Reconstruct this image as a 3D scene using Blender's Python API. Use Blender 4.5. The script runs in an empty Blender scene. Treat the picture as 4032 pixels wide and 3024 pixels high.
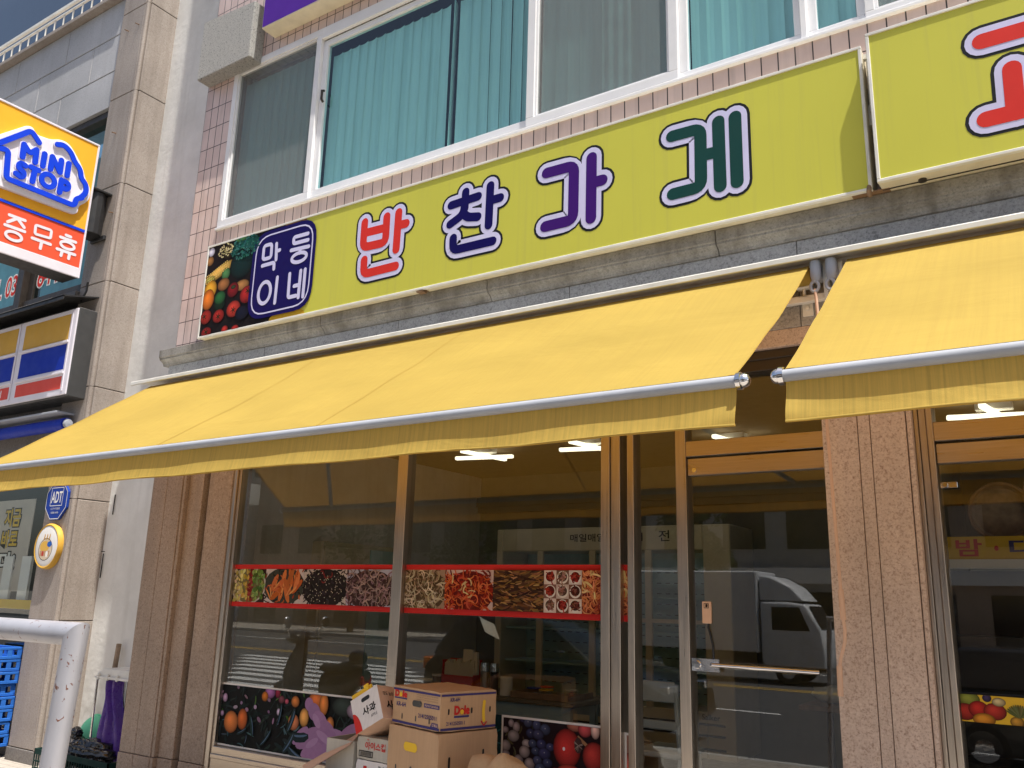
import bpy, bmesh, math, random
from mathutils import Vector, Matrix
random.seed(7)
R = math.radians
sc = bpy.context.scene
col = sc.collection

# ------------------------------------------------------------------ camera, sky, sun
cd = bpy.data.cameras.new('camera'); cam = bpy.data.objects.new('camera', cd); col.objects.link(cam)
yaw, pit, rol = R(33.7326), R(14.1164), R(1.5704)
fwd = Vector((-math.sin(yaw)*math.cos(pit), math.cos(yaw)*math.cos(pit), math.sin(pit)))
r0 = Vector((math.cos(yaw), math.sin(yaw), 0)); u0 = r0.cross(fwd)
rt = math.cos(rol)*r0 + math.sin(rol)*u0; up = rt.cross(fwd)
m3 = Matrix((rt, up, -fwd)).transposed()
cam.matrix_world = Matrix.Translation((0, -5, 1.6)) @ m3.to_4x4()
cd.sensor_width = 36; cd.lens = 36*3389.3/4032; cd.clip_start = .05; cd.clip_end = 2000
sc.camera = cam

sun_to = Vector((.35, -.146, 1)).normalized()
elev = math.asin(sun_to.z); az = math.atan2(sun_to.x, sun_to.y)
w = bpy.data.worlds.new('World'); sc.world = w; w.use_nodes = True
nt = w.node_tree; sky = nt.nodes.new('ShaderNodeTexSky'); sky.sky_type = 'NISHITA'; sky.sun_disc = False
sky.sun_elevation = elev; sky.sun_rotation = az; sky.air_density = 1.0; sky.dust_density = 4.0; sky.ozone_density = .4
bg = nt.nodes['Background']; bg.inputs[1].default_value = .085
nt.links.new(sky.outputs[0], bg.inputs[0])
sd = bpy.data.lights.new('sun', 'SUN'); sun = bpy.data.objects.new('sun', sd); col.objects.link(sun)
sd.energy = 4.1; sd.angle = R(.53); sd.color = (1, .955, .88)
sun.rotation_euler = (-sun_to).to_track_quat('-Z', 'Y').to_euler(); sun.location = (0, -8, 20)
sc.view_settings.view_transform = 'Standard'; sc.view_settings.look = 'None'
sc.view_settings.exposure = 0.84; sc.view_settings.gamma = 1
sc.cycles.max_bounces = 10; sc.cycles.transparent_max_bounces = 16; sc.cycles.glossy_bounces = 5
sc.cycles.sample_clamp_indirect = 6
sc.cycles.use_denoising = True

# ------------------------------------------------------------------ material helpers
def s2l(c): return tuple((x/255/12.92 if x/255 <= .04045 else ((x/255+.055)/1.055)**2.4) for x in c)
class N:
    def __init__(s, name):
        s.m = bpy.data.materials.new(name); s.m.use_nodes = True; s.t = s.m.node_tree; s.n = s.t.nodes; s.b = s.n['Principled BSDF']
    def new(s, t, **k):
        x = s.n.new('ShaderNode'+t)
        for a, v in k.items(): setattr(x, a, v)
        return x
    def link(s, a, b): s.t.links.new(a, b)
    def pos(s, scale=(1, 1, 1)):
        g = s.new('NewGeometry'); mp = s.new('Mapping'); mp.inputs['Scale'].default_value = scale
        s.link(g.outputs['Position'], mp.inputs['Vector']); return mp.outputs[0]
    def noise(s, scale, detail=4, vec=None, rough=.55, dist=0):
        x = s.new('TexNoise'); x.inputs['Scale'].default_value = scale; x.inputs['Detail'].default_value = detail
        x.inputs['Roughness'].default_value = rough; x.inputs['Distortion'].default_value = dist
        s.link(vec or s.pos(), x.inputs['Vector']); return x.outputs[0]
    def ramp(s, fac, stops, interp='LINEAR'):
        x = s.new('ValToRGB'); x.color_ramp.interpolation = interp; e = x.color_ramp.elements
        while len(e) < len(stops): e.new(.5)
        for i, (p, c) in enumerate(stops):
            e[i].position = p; e[i].color = (*c, 1) if hasattr(c, '__len__') else (c, c, c, 1)
        s.link(fac, x.inputs[0]); return x.outputs[0]
    def mix(s, fac, a, b, mode='MIX'):
        x = s.new('Mix'); x.data_type = 'RGBA'; x.blend_type = mode; x.clamp_factor = True
        for v, i in ((fac, 0), (a, 6), (b, 7)):
            if isinstance(v, (int, float)): x.inputs[i].default_value = v
            elif isinstance(v, tuple): x.inputs[i].default_value = (*v, 1)
            else: s.link(v, x.inputs[i])
        return x.outputs[2]
    def bump(s, h, strength=.3, dist=.01):
        x = s.new('Bump'); x.inputs['Strength'].default_value = strength; x.inputs['Distance'].default_value = dist
        s.link(h, x.inputs['Height']); s.link(x.outputs[0], s.b.inputs['Normal']); return x
    def base(s, c):
        if isinstance(c, tuple): s.b.inputs['Base Color'].default_value = (*c, 1)
        else: s.link(c, s.b.inputs['Base Color'])
    def set(s, rough=.5, metal=0, spec=.5):
        s.b.inputs['Roughness'].default_value = rough; s.b.inputs['Metallic'].default_value = metal
        s.b.inputs['Specular IOR Level'].default_value = spec; return s
def plain(name, c, rough=.5, metal=0, spec=.5, var=.12, vs=6, bump=0, bs=60):
    n = N(name); n.set(rough, metal, spec)
    f = n.noise(vs, 5); lo = tuple(x*(1-var) for x in c); hi = tuple(min(1, x*(1+var)) for x in c)
    n.base(n.ramp(f, [(.3, lo), (.7, hi)]))
    r = n.ramp(n.noise(vs*2.3, 4), [(.3, max(0, rough-.08)), (.7, min(1, rough+.1))]); n.link(r, n.b.inputs['Roughness'])
    if bump: n.bump(n.noise(bs, 4), bump, .004)
    return n.m
def granite(name, c, dark, light, sc_=140, dirt=.3, dirtc=(.16, .13, .10), rough=.55, streak=True):
    n = N(name); n.set(rough)
    a = n.noise(sc_, 3, rough=.7); b = n.noise(sc_*.45, 3, rough=.7)
    x = n.ramp(a, [(.36, dark), (.47, c), (.56, c), (.68, light)])
    y = n.ramp(b, [(.36, dark), (.46, c), (.6, c), (.7, light)])
    z = n.mix(.45, x, y)
    big = n.ramp(n.noise(1.3, 6), [(.3, .82), (.7, 1.08)]); z = n.mix(1, z, big, 'MULTIPLY')
    if streak:
        st = n.ramp(n.noise(1, 5, n.pos((9, 9, .7))), [(.45, 0.), (.72, dirt)]); z = n.mix(st, z, dirtc)
    n.base(z); n.bump(a, .12, .002); return n.m
M = {}
M['pink_granite'] = granite('pink_granite', (.60, .475, .395), (.27, .175, .13), (.76, .66, .58), 95, .16)
M['brown_granite'] = granite('brown_granite', (.40, .30, .225), (.17, .11, .075), (.56, .46, .38), 90, .25)
M['tan_granite'] = granite('tan_granite', (.36, .31, .27), (.21, .17, .145), (.5, .45, .4), 120, .4, (.17, .13, .10))
M['pale_granite'] = granite('pale_granite', (.46, .46, .47), (.3, .3, .31), (.6, .6, .6), 90, .12)
M['grey_granite'] = granite('grey_granite', (.38, .375, .37), (.16, .16, .16), (.55, .545, .54), 80, .15)
M['cornice'] = granite('stained_cornice', (.31, .295, .265), (.16, .15, .135), (.42, .40, .365), 80, .8, (.13, .115, .095))
M['dark_stone'] = granite('dark_stone', (.2, .18, .165), (.1, .09, .08), (.3, .28, .26), 90, .4, (.08, .07, .06))
def stucco():
    n = N('rough_stucco'); n.set(.9)
    v = n.new('TexVoronoi'); v.inputs['Scale'].default_value = 60; n.link(n.pos(), v.inputs['Vector'])
    a = n.noise(75, 6, rough=.8, dist=1.6)
    n.base(n.mix(n.ramp(n.noise(55, 3, rough=.8), [(.36, .8), (.44, 0.)]), n.ramp(a, [(.3, (.42, .42, .41)), (.6, (.78, .77, .73))]), (.14, .14, .14)))
    n.bump(a, 1, .05); return n.m
M['stucco'] = stucco()
def tile():
    n = N('pink_wall_tile'); n.set(.32)
    g = n.new('NewGeometry'); sx = n.new('SeparateXYZ'); cx = n.new('CombineXYZ'); n.link(g.outputs['Position'], sx.inputs[0])
    ax = n.new('Math', operation='ADD'); ax.inputs[1].default_value = 7.28; n.link(sx.outputs[0], ax.inputs[0])
    az_ = n.new('Math', operation='SUBTRACT'); az_.inputs[1].default_value = 3.937; n.link(sx.outputs[2], az_.inputs[0])
    n.link(ax.outputs[0], cx.inputs[0]); n.link(az_.outputs[0], cx.inputs[1])
    b = n.new('TexBrick'); b.offset = 0; b.squash = 1
    b.inputs['Scale'].default_value = 1; b.inputs['Brick Width'].default_value = .1085; b.inputs['Row Height'].default_value = .2346
    b.inputs['Mortar Size'].default_value = .0045; b.inputs['Mortar Smooth'].default_value = .15; b.inputs['Bias'].default_value = 0
    b.inputs['Color1'].default_value = (.58, .43, .39, 1); b.inputs['Color2'].default_value = (.68, .53, .48, 1); b.inputs['Mortar'].default_value = (.055, .04, .035, 1)
    n.link(cx.outputs[0], b.inputs['Vector'])
    z = n.mix(.5, b.outputs[0], n.ramp(n.noise(5, 6), [(.3, (.60, .46, .41)), (.7, (.74, .60, .55))]))
    z = n.mix(b.outputs[1], z, (.055, .04, .035))
    st = n.ramp(n.noise(1, 5, n.pos((16, 9, 1.1))), [(.5, 0.), (.75, .35)]); z = n.mix(st, z, (.3, .24, .21))
    n.base(z)
    inv = n.new('Math', operation='SUBTRACT'); inv.inputs[0].default_value = 1; n.link(b.outputs[1], inv.inputs[1])
    ad = n.new('Math', operation='MULTIPLY_ADD'); ad.inputs[1].default_value = .12; n.link(n.noise(14, 3), ad.inputs[0]); n.link(inv.outputs[0], ad.inputs[2])
    n.bump(ad.outputs[0], .7, .006); return n.m
M['tile'] = tile()
def plaster():
    n = N('white_plaster'); n.set(.85)
    z = n.ramp(n.noise(2.2, 7, rough=.65), [(.3, (.62, .61, .58)), (.65, (.74, .73, .7))])
    low = n.new('SeparateXYZ'); g = n.new('NewGeometry'); n.link(g.outputs['Position'], low.inputs[0])
    lo = n.ramp(low.outputs[2], [(.0, .8), (.9, 0.)])
    k = n.mix(1, lo, n.ramp(n.noise(7, 5), [(.4, 0.), (.6, 1.)]), 'MULTIPLY')
    z = n.mix(k, z, (.36, .33, .29)); z = n.mix(n.ramp(n.noise(1, 5, n.pos((11, 11, .5))), [(.52, 0.), (.75, .3)]), z, (.45, .43, .39))
    n.base(z); n.bump(n.noise(16, 6), .35, .012); return n.m
M['plaster'] = plaster()
M['pvc'] = plain('white_pvc', (.78, .78, .79), .35, var=.06, vs=3)
M['old_white'] = plain('weathered_white_metal', (.74, .73, .68), .45, var=.12, vs=5)
M['cream_metal'] = plain('cream_sign_edge', (.72, .66, .50), .5, var=.1, vs=7)
def steel(name, c, rough, sx=(40, 40, 1.2)):
    n = N(name); n.set(rough, 1)
    f = n.noise(3, 5, n.pos(sx)); n.base(n.ramp(f, [(.3, tuple(x*.8 for x in c)), (.7, c)]))
    n.link(n.ramp(f, [(.3, rough-.07), (.7, rough+.1)]), n.b.inputs['Roughness'])
    n.b.inputs['Anisotropic'].default_value = .4; n.bump(n.noise(50, 3, n.pos(sx)), .05, .002); return n.m
M['steel'] = steel('brushed_stainless_steel', (.56, .50, .44), .34)
M['steel_h'] = steel('brushed_stainless_rail', (.56, .48, .40), .32, (1.2, 40, 40))
M['chrome'] = plain('chrome', (.75, .75, .77), .1, 1, var=.04)
M['bar'] = plain('grey_aluminium_bar', (.34, .36, .40), .7, .0, var=.08, vs=4)
M['bronze'] = plain('dark_bronze_metal', (.045, .036, .03), .4, .3)
M['black'] = plain('black_plastic', (.012, .012, .013), .35)
M['blackmetal'] = plain('black_sheet_metal', (.03, .03, .031), .45, .2)
M['charcoal'] = plain('charcoal_cabinet_metal', (.055, .055, .055), .5, .1)
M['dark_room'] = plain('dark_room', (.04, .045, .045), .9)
def blindmat():
    n = N('vertical_blind_fabric'); n.set(.85, 0, .2)
    n.base(n.ramp(n.noise(1, 3, n.pos((7, 1, .15)), .7), [(.3, (.66, .71, .68)), (.5, (.84, .87, .84)), (.75, (.9, .91, .87))])); return n.m
M['blind'] = blindmat()
def glass(name, tint, f0=.08, rough=0.0, wav=0):
    # thin sheet: clear transmission plus a mirror reflection that grows towards grazing angles, the same from both sides
    n = N(name); n.n.remove(n.b); out = n.n['Material Output']
    t = n.new('BsdfTransparent'); t.inputs[0].default_value = (*tint, 1)
    g = n.new('BsdfGlossy'); g.inputs['Roughness'].default_value = rough; g.inputs[0].default_value = (.95, .97, .97, 1)
    ge = n.new('NewGeometry'); d = n.new('VectorMath', operation='DOT_PRODUCT'); n.link(ge.outputs['Incoming'], d.inputs[0]); n.link(ge.outputs['Normal'], d.inputs[1])
    def mth(op, a, b=None):
        x = n.new('Math', operation=op); x.use_clamp = False
        for i, v in enumerate((a, b)):
            if v is None: continue
            if isinstance(v, (int, float)): x.inputs[i].default_value = v
            else: n.link(v, x.inputs[i])
        return x.outputs[0]
    q = mth('POWER', mth('SUBTRACT', 1, mth('ABSOLUTE', d.outputs['Value'])), 5)
    fac = mth('ADD', f0, mth('MULTIPLY', q, 1-f0)); mx = n.new('MixShader')
    n.link(fac, mx.inputs[0]); n.link(t.outputs[0], mx.inputs[1]); n.link(g.outputs[0], mx.inputs[2]); n.link(mx.outputs[0], out.inputs[0])
    if wav:
        b = n.new('Bump'); b.inputs['Strength'].default_value = wav; b.inputs['Distance'].default_value = .02
        n.link(n.noise(.9, 2), b.inputs['Height']); n.link(b.outputs[0], g.inputs['Normal'])
    return n.m
M['glass'] = glass('shop_glass', (.82, .86, .83), .105)
M['glass_clear'] = glass('clear_glass', (.9, .93, .92), .06)
M['glass_teal'] = glass('teal_tinted_glass', (.57, .85, .86), .10, 0, .03)
M['glass_blue'] = glass('blue_tinted_glass', (.35, .42, .55), .34, 0, .04)
M['car_glass'] = plain('car_glass', (.012, .014, .016), .05, 0, .8)
def screen():
    n = N('insect_screen'); n.set(.7); n.base((.22, .22, .215)); out = n.n['Material Output']
    t = n.new('BsdfTransparent'); mx = n.new('MixShader'); mx.inputs[0].default_value = .55
    n.link(t.outputs[0], mx.inputs[1]); n.link(n.b.outputs[0], mx.inputs[2]); n.link(mx.outputs[0], out.inputs[0]); return n.m
M['screen'] = screen()
def fabric(name, c, dirty, streaks):
    n = N(name); out = n.n['Material Output']; n.set(.8, 0, .15)
    z = n.ramp(n.noise(1.6, 6, n.pos((.6, 1, 1)), .6), [(.3, tuple(x*.86 for x in c)), (.7, c)])
    st = n.ramp(n.noise(1, 6, n.pos((44, .6, .8)), .75), [(.42, 0.), (.66, streaks)]); z = n.mix(st, z, dirty)
    z = n.mix(n.ramp(n.noise(23, 3, None, .7), [(.71, 0.), (.735, .55)]), z, dirty); n.base(z)
    wv = n.noise(420, 2); n.bump(n.mix(.95, wv, n.noise(2.2, 4, n.pos((.6, 1.3, 1.3)), .5, .8)), .35, .06)
    t = n.new('BsdfTranslucent'); mx = n.new('MixShader'); mx.inputs[0].default_value = .36
    tc = n.mix(1, z, (1.0, .62, .32), 'MULTIPLY'); n.link(tc, t.inputs[0])
    n.link(n.b.outputs[0], mx.inputs[1]); n.link(t.outputs[0], mx.inputs[2]); n.link(mx.outputs[0], out.inputs[0]); return n.m
M['awning'] = fabric('yellow_awning_fabric', (.565, .415, .098), (.44, .31, .08), .3)
M['valance'] = fabric('streaked_yellow_valance', (.74, .53, .125), (.42, .31, .08), .62)
def emis(name, c, s):
    n = N(name); n.base((.9, .9, .9)); n.b.inputs['Emission Color'].default_value = (*c, 1); n.b.inputs['Emission Strength'].default_value = s; return n.m
M['lamp'] = emis('lamp_tube', (1, .90, .68), 1.15)
def card(name, c):
    n = N(name); n.set(.85, 0, .2)
    z = n.mix(.5, n.ramp(n.noise(3, 6), [(.3, tuple(x*.8 for x in c)), (.7, c)]), n.ramp(n.noise(1, 4, n.pos((70, 70, 3))), [(.35, tuple(x*.86 for x in c)), (.65, c)]))
    n.base(z); n.bump(n.noise(1, 3, n.pos((90, 90, 2))), .1, .003); return n.m
M['card'] = card('brown_cardboard', (.56, .365, .215)); M['card2'] = card('worn_cardboard', (.50, .33, .195)); M['card_peach'] = card('pale_peach_cardboard', (.74, .5, .36))
M['card_white'] = card('white_cardboard', (.78, .74, .72)); M['card_grey'] = card('grey_cardboard', (.52, .49, .42)); M['paper_bag'] = card('brown_paper', (.56, .38, .22))
def vcol(name, rough=.6, spec=.15):
    n = N(name); n.set(rough, 0, spec); a = n.new('Attribute'); a.attribute_name = 'Col'
    n.base(n.mix(.12, a.outputs[0], n.noise(35, 4), 'OVERLAY')); return n.m
M['print'] = vcol('printed_film'); M['print_paper'] = vcol('printed_board', .8, .2)
def paint(name, rgb, rough=.4, var=.05): M[name] = plain(name, s2l(rgb), min(.8, rough+.15), 0, .18, var=var, vs=4); return M[name]
paint('lime', (204, 199, 88), .32, .04); paint('navy', (14, 2, 84), .3); paint('lav', (208, 206, 240), .35); paint('ink', (30, 32, 36), .35)
paint('red', (214, 52, 44), .35); paint('purple', (62, 18, 112), .35); paint('deep_green', (18, 66, 62), .35); paint('violet', (84, 40, 150), .3)
paint('m_yellow', (240, 176, 50), .35); paint('m_blue', (16, 64, 214), .35); paint('m_red', (228, 88, 58), .4); paint('m_white', (224, 220, 228), .4)
paint('fascia_yellow', (205, 160, 66), .35); paint('fascia_blue', (16, 46, 158), .35); paint('fascia_red', (214, 80, 68), .35)
paint('red_tape', (196, 44, 42), .5); paint('ink_black', (24, 20, 20), .7); paint('label_red', (196, 52, 48), .7); paint('label_blue', (66, 60, 110), .7)
paint('label_yellow', (232, 190, 60), .7); paint('crate_blue', (44, 104, 190), .55, .14); paint('mint', (120, 214, 168), .4); paint('dark_green', (18, 52, 48), .5)
paint('adt_blue', (30, 62, 150), .4); paint('banner_yellow', (214, 176, 52), .5); paint('white', (228, 226, 222), .5); paint('grey_print', (196, 186, 176), .7)
def signface():
    n = N('faded_lime_sign_face'); n.set(.42, 0, .25); c = s2l((205, 203, 80))
    z = n.ramp(n.noise(.9, 4), [(.3, tuple(x*.93 for x in c)), (.7, c)])
    z = n.mix(n.ramp(n.noise(1, 6, n.pos((22, 5, .6)), .65), [(.52, 0.), (.8, .28)]), z, (.40, .37, .12)); n.base(z); return n.m
M['lime'] = signface()
M['wall_in'] = plain('cream_interior_wall', (.25, .23, .155), .8, var=.06); M['ceil'] = plain('interior_ceiling', (.20, .165, .11), .85, var=.05)
M['floor_in'] = plain('interior_floor', (.22, .2, .17), .4); M['fridge'] = plain('cream_enamel', (.62, .56, .42), .4, var=.05)
M['fridge_in'] = plain('blue_grey_fridge_lining', (.36, .56, .58), .6); M['wood'] = plain('brown_wood', (.22, .13, .07), .5, var=.25, vs=9); M['old_wood'] = plain('weathered_wood', (.26, .19, .13), .8, var=.3, vs=12)
M['greywood'] = plain('olive_table_top', (.14, .12, .08), .4); M['table_blue'] = plain('pale_blue_table_apron', (.30, .40, .40), .6)
M['chair'] = plain('pale_plastic', (.6, .63, .63), .4); M['tissue'] = plain('white_paper', (.75, .74, .7), .9)
M['asphalt'] = plain('asphalt', (.075, .075, .078), .9, var=.3, vs=20, bump=.4, bs=160); M['white_line'] = plain('white_road_paint', (.72, .72, .7), .7); M['yellow_line'] = plain('yellow_road_paint', (.6, .38, .06), .7)
def pavers():
    n = N('pavement_blocks'); n.set(.85)
    b = n.new('TexBrick'); b.inputs['Scale'].default_value = 1; b.inputs['Brick Width'].default_value = .2; b.inputs['Row Height'].default_value = .1; b.inputs['Mortar Size'].default_value = .004
    b.inputs['Color1'].default_value = (.42, .375, .32, 1); b.inputs['Color2'].default_value = (.35, .315, .27, 1); b.inputs['Mortar'].default_value = (.14, .12, .1, 1)
    n.link(n.pos(), b.inputs['Vector']); n.base(n.mix(.35, b.outputs[0], n.ramp(n.noise(60, 5), [(.3, (.25, .22, .19)), (.7, (.5, .45, .38))]))); n.bump(n.noise(120, 4), .4, .006); return n.m
M['pavers'] = pavers(); M['kerb'] = plain('kerb_stone', (.42, .41, .39), .8, bump=.3); M['earth'] = plain('ground_earth', (.16, .15, .13), .9)
def railpaint():
    n = N('chipped_silver_paint'); n.set(.42, .35)
    z = n.ramp(n.noise(6, 6, n.pos((1, 1, .5))), [(.3, (.36, .36, .39)), (.7, (.50, .50, .54))])
    ch = n.ramp(n.noise(62, 5, n.pos((1, 1, .6)), .62, .8), [(.63, 0.), (.65, 1.)]); z = n.mix(ch, z, (.20, .09, .06)); n.base(z)
    n.bump(n.mix(.5, n.noise(18, 5, n.pos((1, 1, .3))), ch), .35, .006); return n.m
M['railpaint'] = railpaint()
M['bagblack'] = plain('black_polythene', (.012, .011, .011), .14, 0, .8, bump=.9, bs=26); M['bagpurple'] = plain('purple_polythene', (.11, .045, .33), .25, 0, .6)
M['leaf'] = plain('green_foliage', (.05, .09, .025), .7, var=.5, vs=3); M['bark'] = plain('bark', (.1, .075, .055), .9, bump=.5)
M['car_black'] = plain('black_car_paint', (.008, .008, .009), .12, 0, .8); M['truck_white'] = plain('white_vehicle_paint', (.72, .73, .75), .3); M['rubber'] = plain('rubber', (.02, .02, .02), .8)
M['tail_red'] = plain('red_lens', (.4, .02, .02), .15); M['amber'] = plain('amber_lens', (.6, .16, .02), .2); M['mirror'] = plain('mirror_glass', (.7, .75, .8), .03, 1, var=.01)

# ------------------------------------------------------------------ mesh helpers
def V3(*a): return Vector(a)
class MB:
    def __init__(s): s.v = []; s.f = []; s.mi = []; s.c = []; s.cur = 0; s.col = None
    def add(s, vs, fs):
        o = len(s.v); s.v += [tuple(x) for x in vs]
        for f in fs: s.f.append([i+o for i in f]); s.mi.append(s.cur); s.c.append(s.col)
        return s
    def box(s, x0, x1, y0, y1, z0, z1):
        return s.add([(x0, y0, z0), (x1, y0, z0), (x1, y1, z0), (x0, y1, z0), (x0, y0, z1), (x1, y0, z1), (x1, y1, z1), (x0, y1, z1)],
                     [(0, 3, 2, 1), (4, 5, 6, 7), (0, 1, 5, 4), (1, 2, 6, 5), (2, 3, 7, 6), (3, 0, 4, 7)])
    def obox(s, m, x0, x1, y0, y1, z0, z1):
        k = len(s.v); s.box(x0, x1, y0, y1, z0, z1)
        for i in range(k, len(s.v)): s.v[i] = tuple(m @ Vector(s.v[i]))
        return s
    def prism(s, poly, fn, a, b):
        n = len(poly); vs = [fn(u, v, a) for u, v in poly]+[fn(u, v, b) for u, v in poly]
        return s.add(vs, [list(range(n))[::-1], list(range(n, 2*n))]+[(i, (i+1) % n, n+(i+1) % n, n+i) for i in range(n)])
    def pxz(s, poly, y0, y1): return s.prism(poly, lambda u, v, d: (u, d, v), y1, y0)
    def pyz(s, poly, x0, x1): return s.prism(poly, lambda u, v, d: (d, u, v), x0, x1)
    def pxy(s, poly, z0, z1): return s.prism(poly, lambda u, v, d: (u, v, d), z0, z1)
    def tube(s, path, r, n=10, cap=True):
        P = [Vector(p) for p in path]; rr = r if hasattr(r, '__len__') else [r]*len(P)
        rings = []; prev = None
        for i, p in enumerate(P):
            t = (P[min(i+1, len(P)-1)]-P[max(i-1, 0)]).normalized()
            a = prev if prev and abs(prev.dot(t)) < .95 else (V3(0, 0, 1) if abs(t.z) < .9 else V3(1, 0, 0))
            x = (a-t*a.dot(t)).normalized(); y = t.cross(x); prev = x
            rings.append([p+(x*math.cos(2*math.pi*k/n)+y*math.sin(2*math.pi*k/n))*rr[i] for k in range(n)])
        vs = [q for g in rings for q in g]; fs = []
        for i in range(len(P)-1):
            for k in range(n): fs.append((i*n+k, i*n+(k+1) % n, (i+1)*n+(k+1) % n, (i+1)*n+k))
        if cap: fs += [list(range(n))[::-1], [(len(P)-1)*n+k for k in range(n)]]
        return s.add(vs, fs)
    def lathe(s, prof, c, n=20, axis='Z'):
        vs = []; fs = []; m = len(prof)
        for i in range(n):
            a = 2*math.pi*i/n
            for r, h in prof:
                p = (r*math.cos(a), r*math.sin(a), h)
                if axis == 'X': p = (p[2], p[0], p[1])
                if axis == 'Y': p = (p[0], p[2], -p[1])
                vs.append((p[0]+c[0], p[1]+c[1], p[2]+c[2]))
        for i in range(n):
            for j in range(m-1): fs.append((i*m+j, ((i+1) % n)*m+j, ((i+1) % n)*m+j+1, i*m+j+1))
        return s.add(vs, fs)
    def grid(s, fn, nu, nv):
        vs = [fn(i/nu, j/nv) for j in range(nv+1) for i in range(nu+1)]
        return s.add(vs, [(j*(nu+1)+i, j*(nu+1)+i+1, (j+1)*(nu+1)+i+1, (j+1)*(nu+1)+i) for j in range(nv) for i in range(nu)])
    def blob(s, c, r, n=10, amp=.25, seed=0, sq=(1, 1, 1), fq=3):
        rn = random.Random(seed); ph = [(rn.uniform(0, 6), rn.uniform(0, 6), rn.uniform(1.2, fq), rn.uniform(1.2, fq)) for _ in range(6)]
        def f(u, v):
            a, b = u*2*math.pi, (v-.5)*math.pi; d = Vector((math.cos(a)*math.cos(b), math.sin(a)*math.cos(b), math.sin(b)))
            k = 1+amp*sum(abs(math.sin(d.x*p[2]*3+p[0])*math.cos(d.z*p[3]*3+p[1]+d.y*2)) for p in ph)/3-amp*.5
            return (c[0]+d.x*r*k*sq[0], c[1]+d.y*r*k*sq[1], c[2]+d.z*r*k*sq[2])
        return s.grid(f, n*2, n)
    def build(s, name, mat, parent=None, bevel=0, smooth=None, seg=1, merge=False):
        me = bpy.data.meshes.new(name)
        mats = mat if isinstance(mat, (list, tuple)) else [mat]
        off = Vector((0, 0, 0))
        if parent is None and s.v:
            xs, ys, zs = zip(*s.v); off = Vector(((min(xs)+max(xs))/2, (min(ys)+max(ys))/2, min(zs)))
        me.from_pydata([tuple(Vector(v)-off) for v in s.v], [], s.f)
        for m in mats: me.materials.append(M[m] if isinstance(m, str) else m)
        for p, i in zip(me.polygons, s.mi): p.material_index = i
        if any(s.c):
            at = me.color_attributes.new('Col', 'FLOAT_COLOR', 'CORNER')
            for p, c in zip(me.polygons, s.c):
                for li in p.loop_indices: at.data[li].color = (*c, 1)
        if bevel or merge:
            bm = bmesh.new(); bm.from_mesh(me)
            if merge: bmesh.ops.remove_doubles(bm, verts=bm.verts, dist=1e-5)
            if bevel:
                es = [e for e in bm.edges if len(e.link_faces) == 2 and e.calc_face_angle(0) > .6]
                bmesh.ops.bevel(bm, geom=es, offset=bevel, segments=seg, affect='EDGES', clamp_overlap=True, profile=.6)
            bm.to_mesh(me); bm.free()
        if smooth is not None:
            for p in me.polygons: p.use_smooth = True
            me.set_sharp_from_angle(angle=R(smooth))
        o = bpy.data.objects.new(name, me); col.objects.link(o); o.location = off
        if parent is not None: adopt(o, parent)
        return o
WM = {}
def adopt(o, parent):
    o.parent = parent; base = parent
    while base.parent is not None: base = base.parent
    if base.type == 'EMPTY' or base is parent: pass
    loc = WM.get(parent.name, Matrix.Translation(parent.location) if parent.parent is None else Matrix.Identity(4))
    o.matrix_parent_inverse = loc.inverted()
    WM[o.name] = Matrix.Identity(4)
def tag(o, label, cat, group=None):
    o['label'] = label; o['category'] = cat
    if group: o['group'] = group
    return o
def thing(name, label, cat, loc, group=None):
    o = bpy.data.objects.new(name, None); col.objects.link(o); o.location = loc; o.empty_display_size = .2
    WM[o.name] = Matrix.Translation(loc); return tag(o, label, cat, group)
def structure(o): o['kind'] = 'structure'; return o
def dup(o, delta, label=None, parent=None):
    c = o.copy(); col.objects.link(c)
    if parent is None: c.location = o.location+Vector(delta)
    else: c.parent = parent; c.matrix_parent_inverse = o.matrix_parent_inverse.copy()
    if label: c['label'] = label
    for ch in list(o.children): dup(ch, (0, 0, 0), None, c)
    return c

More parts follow.
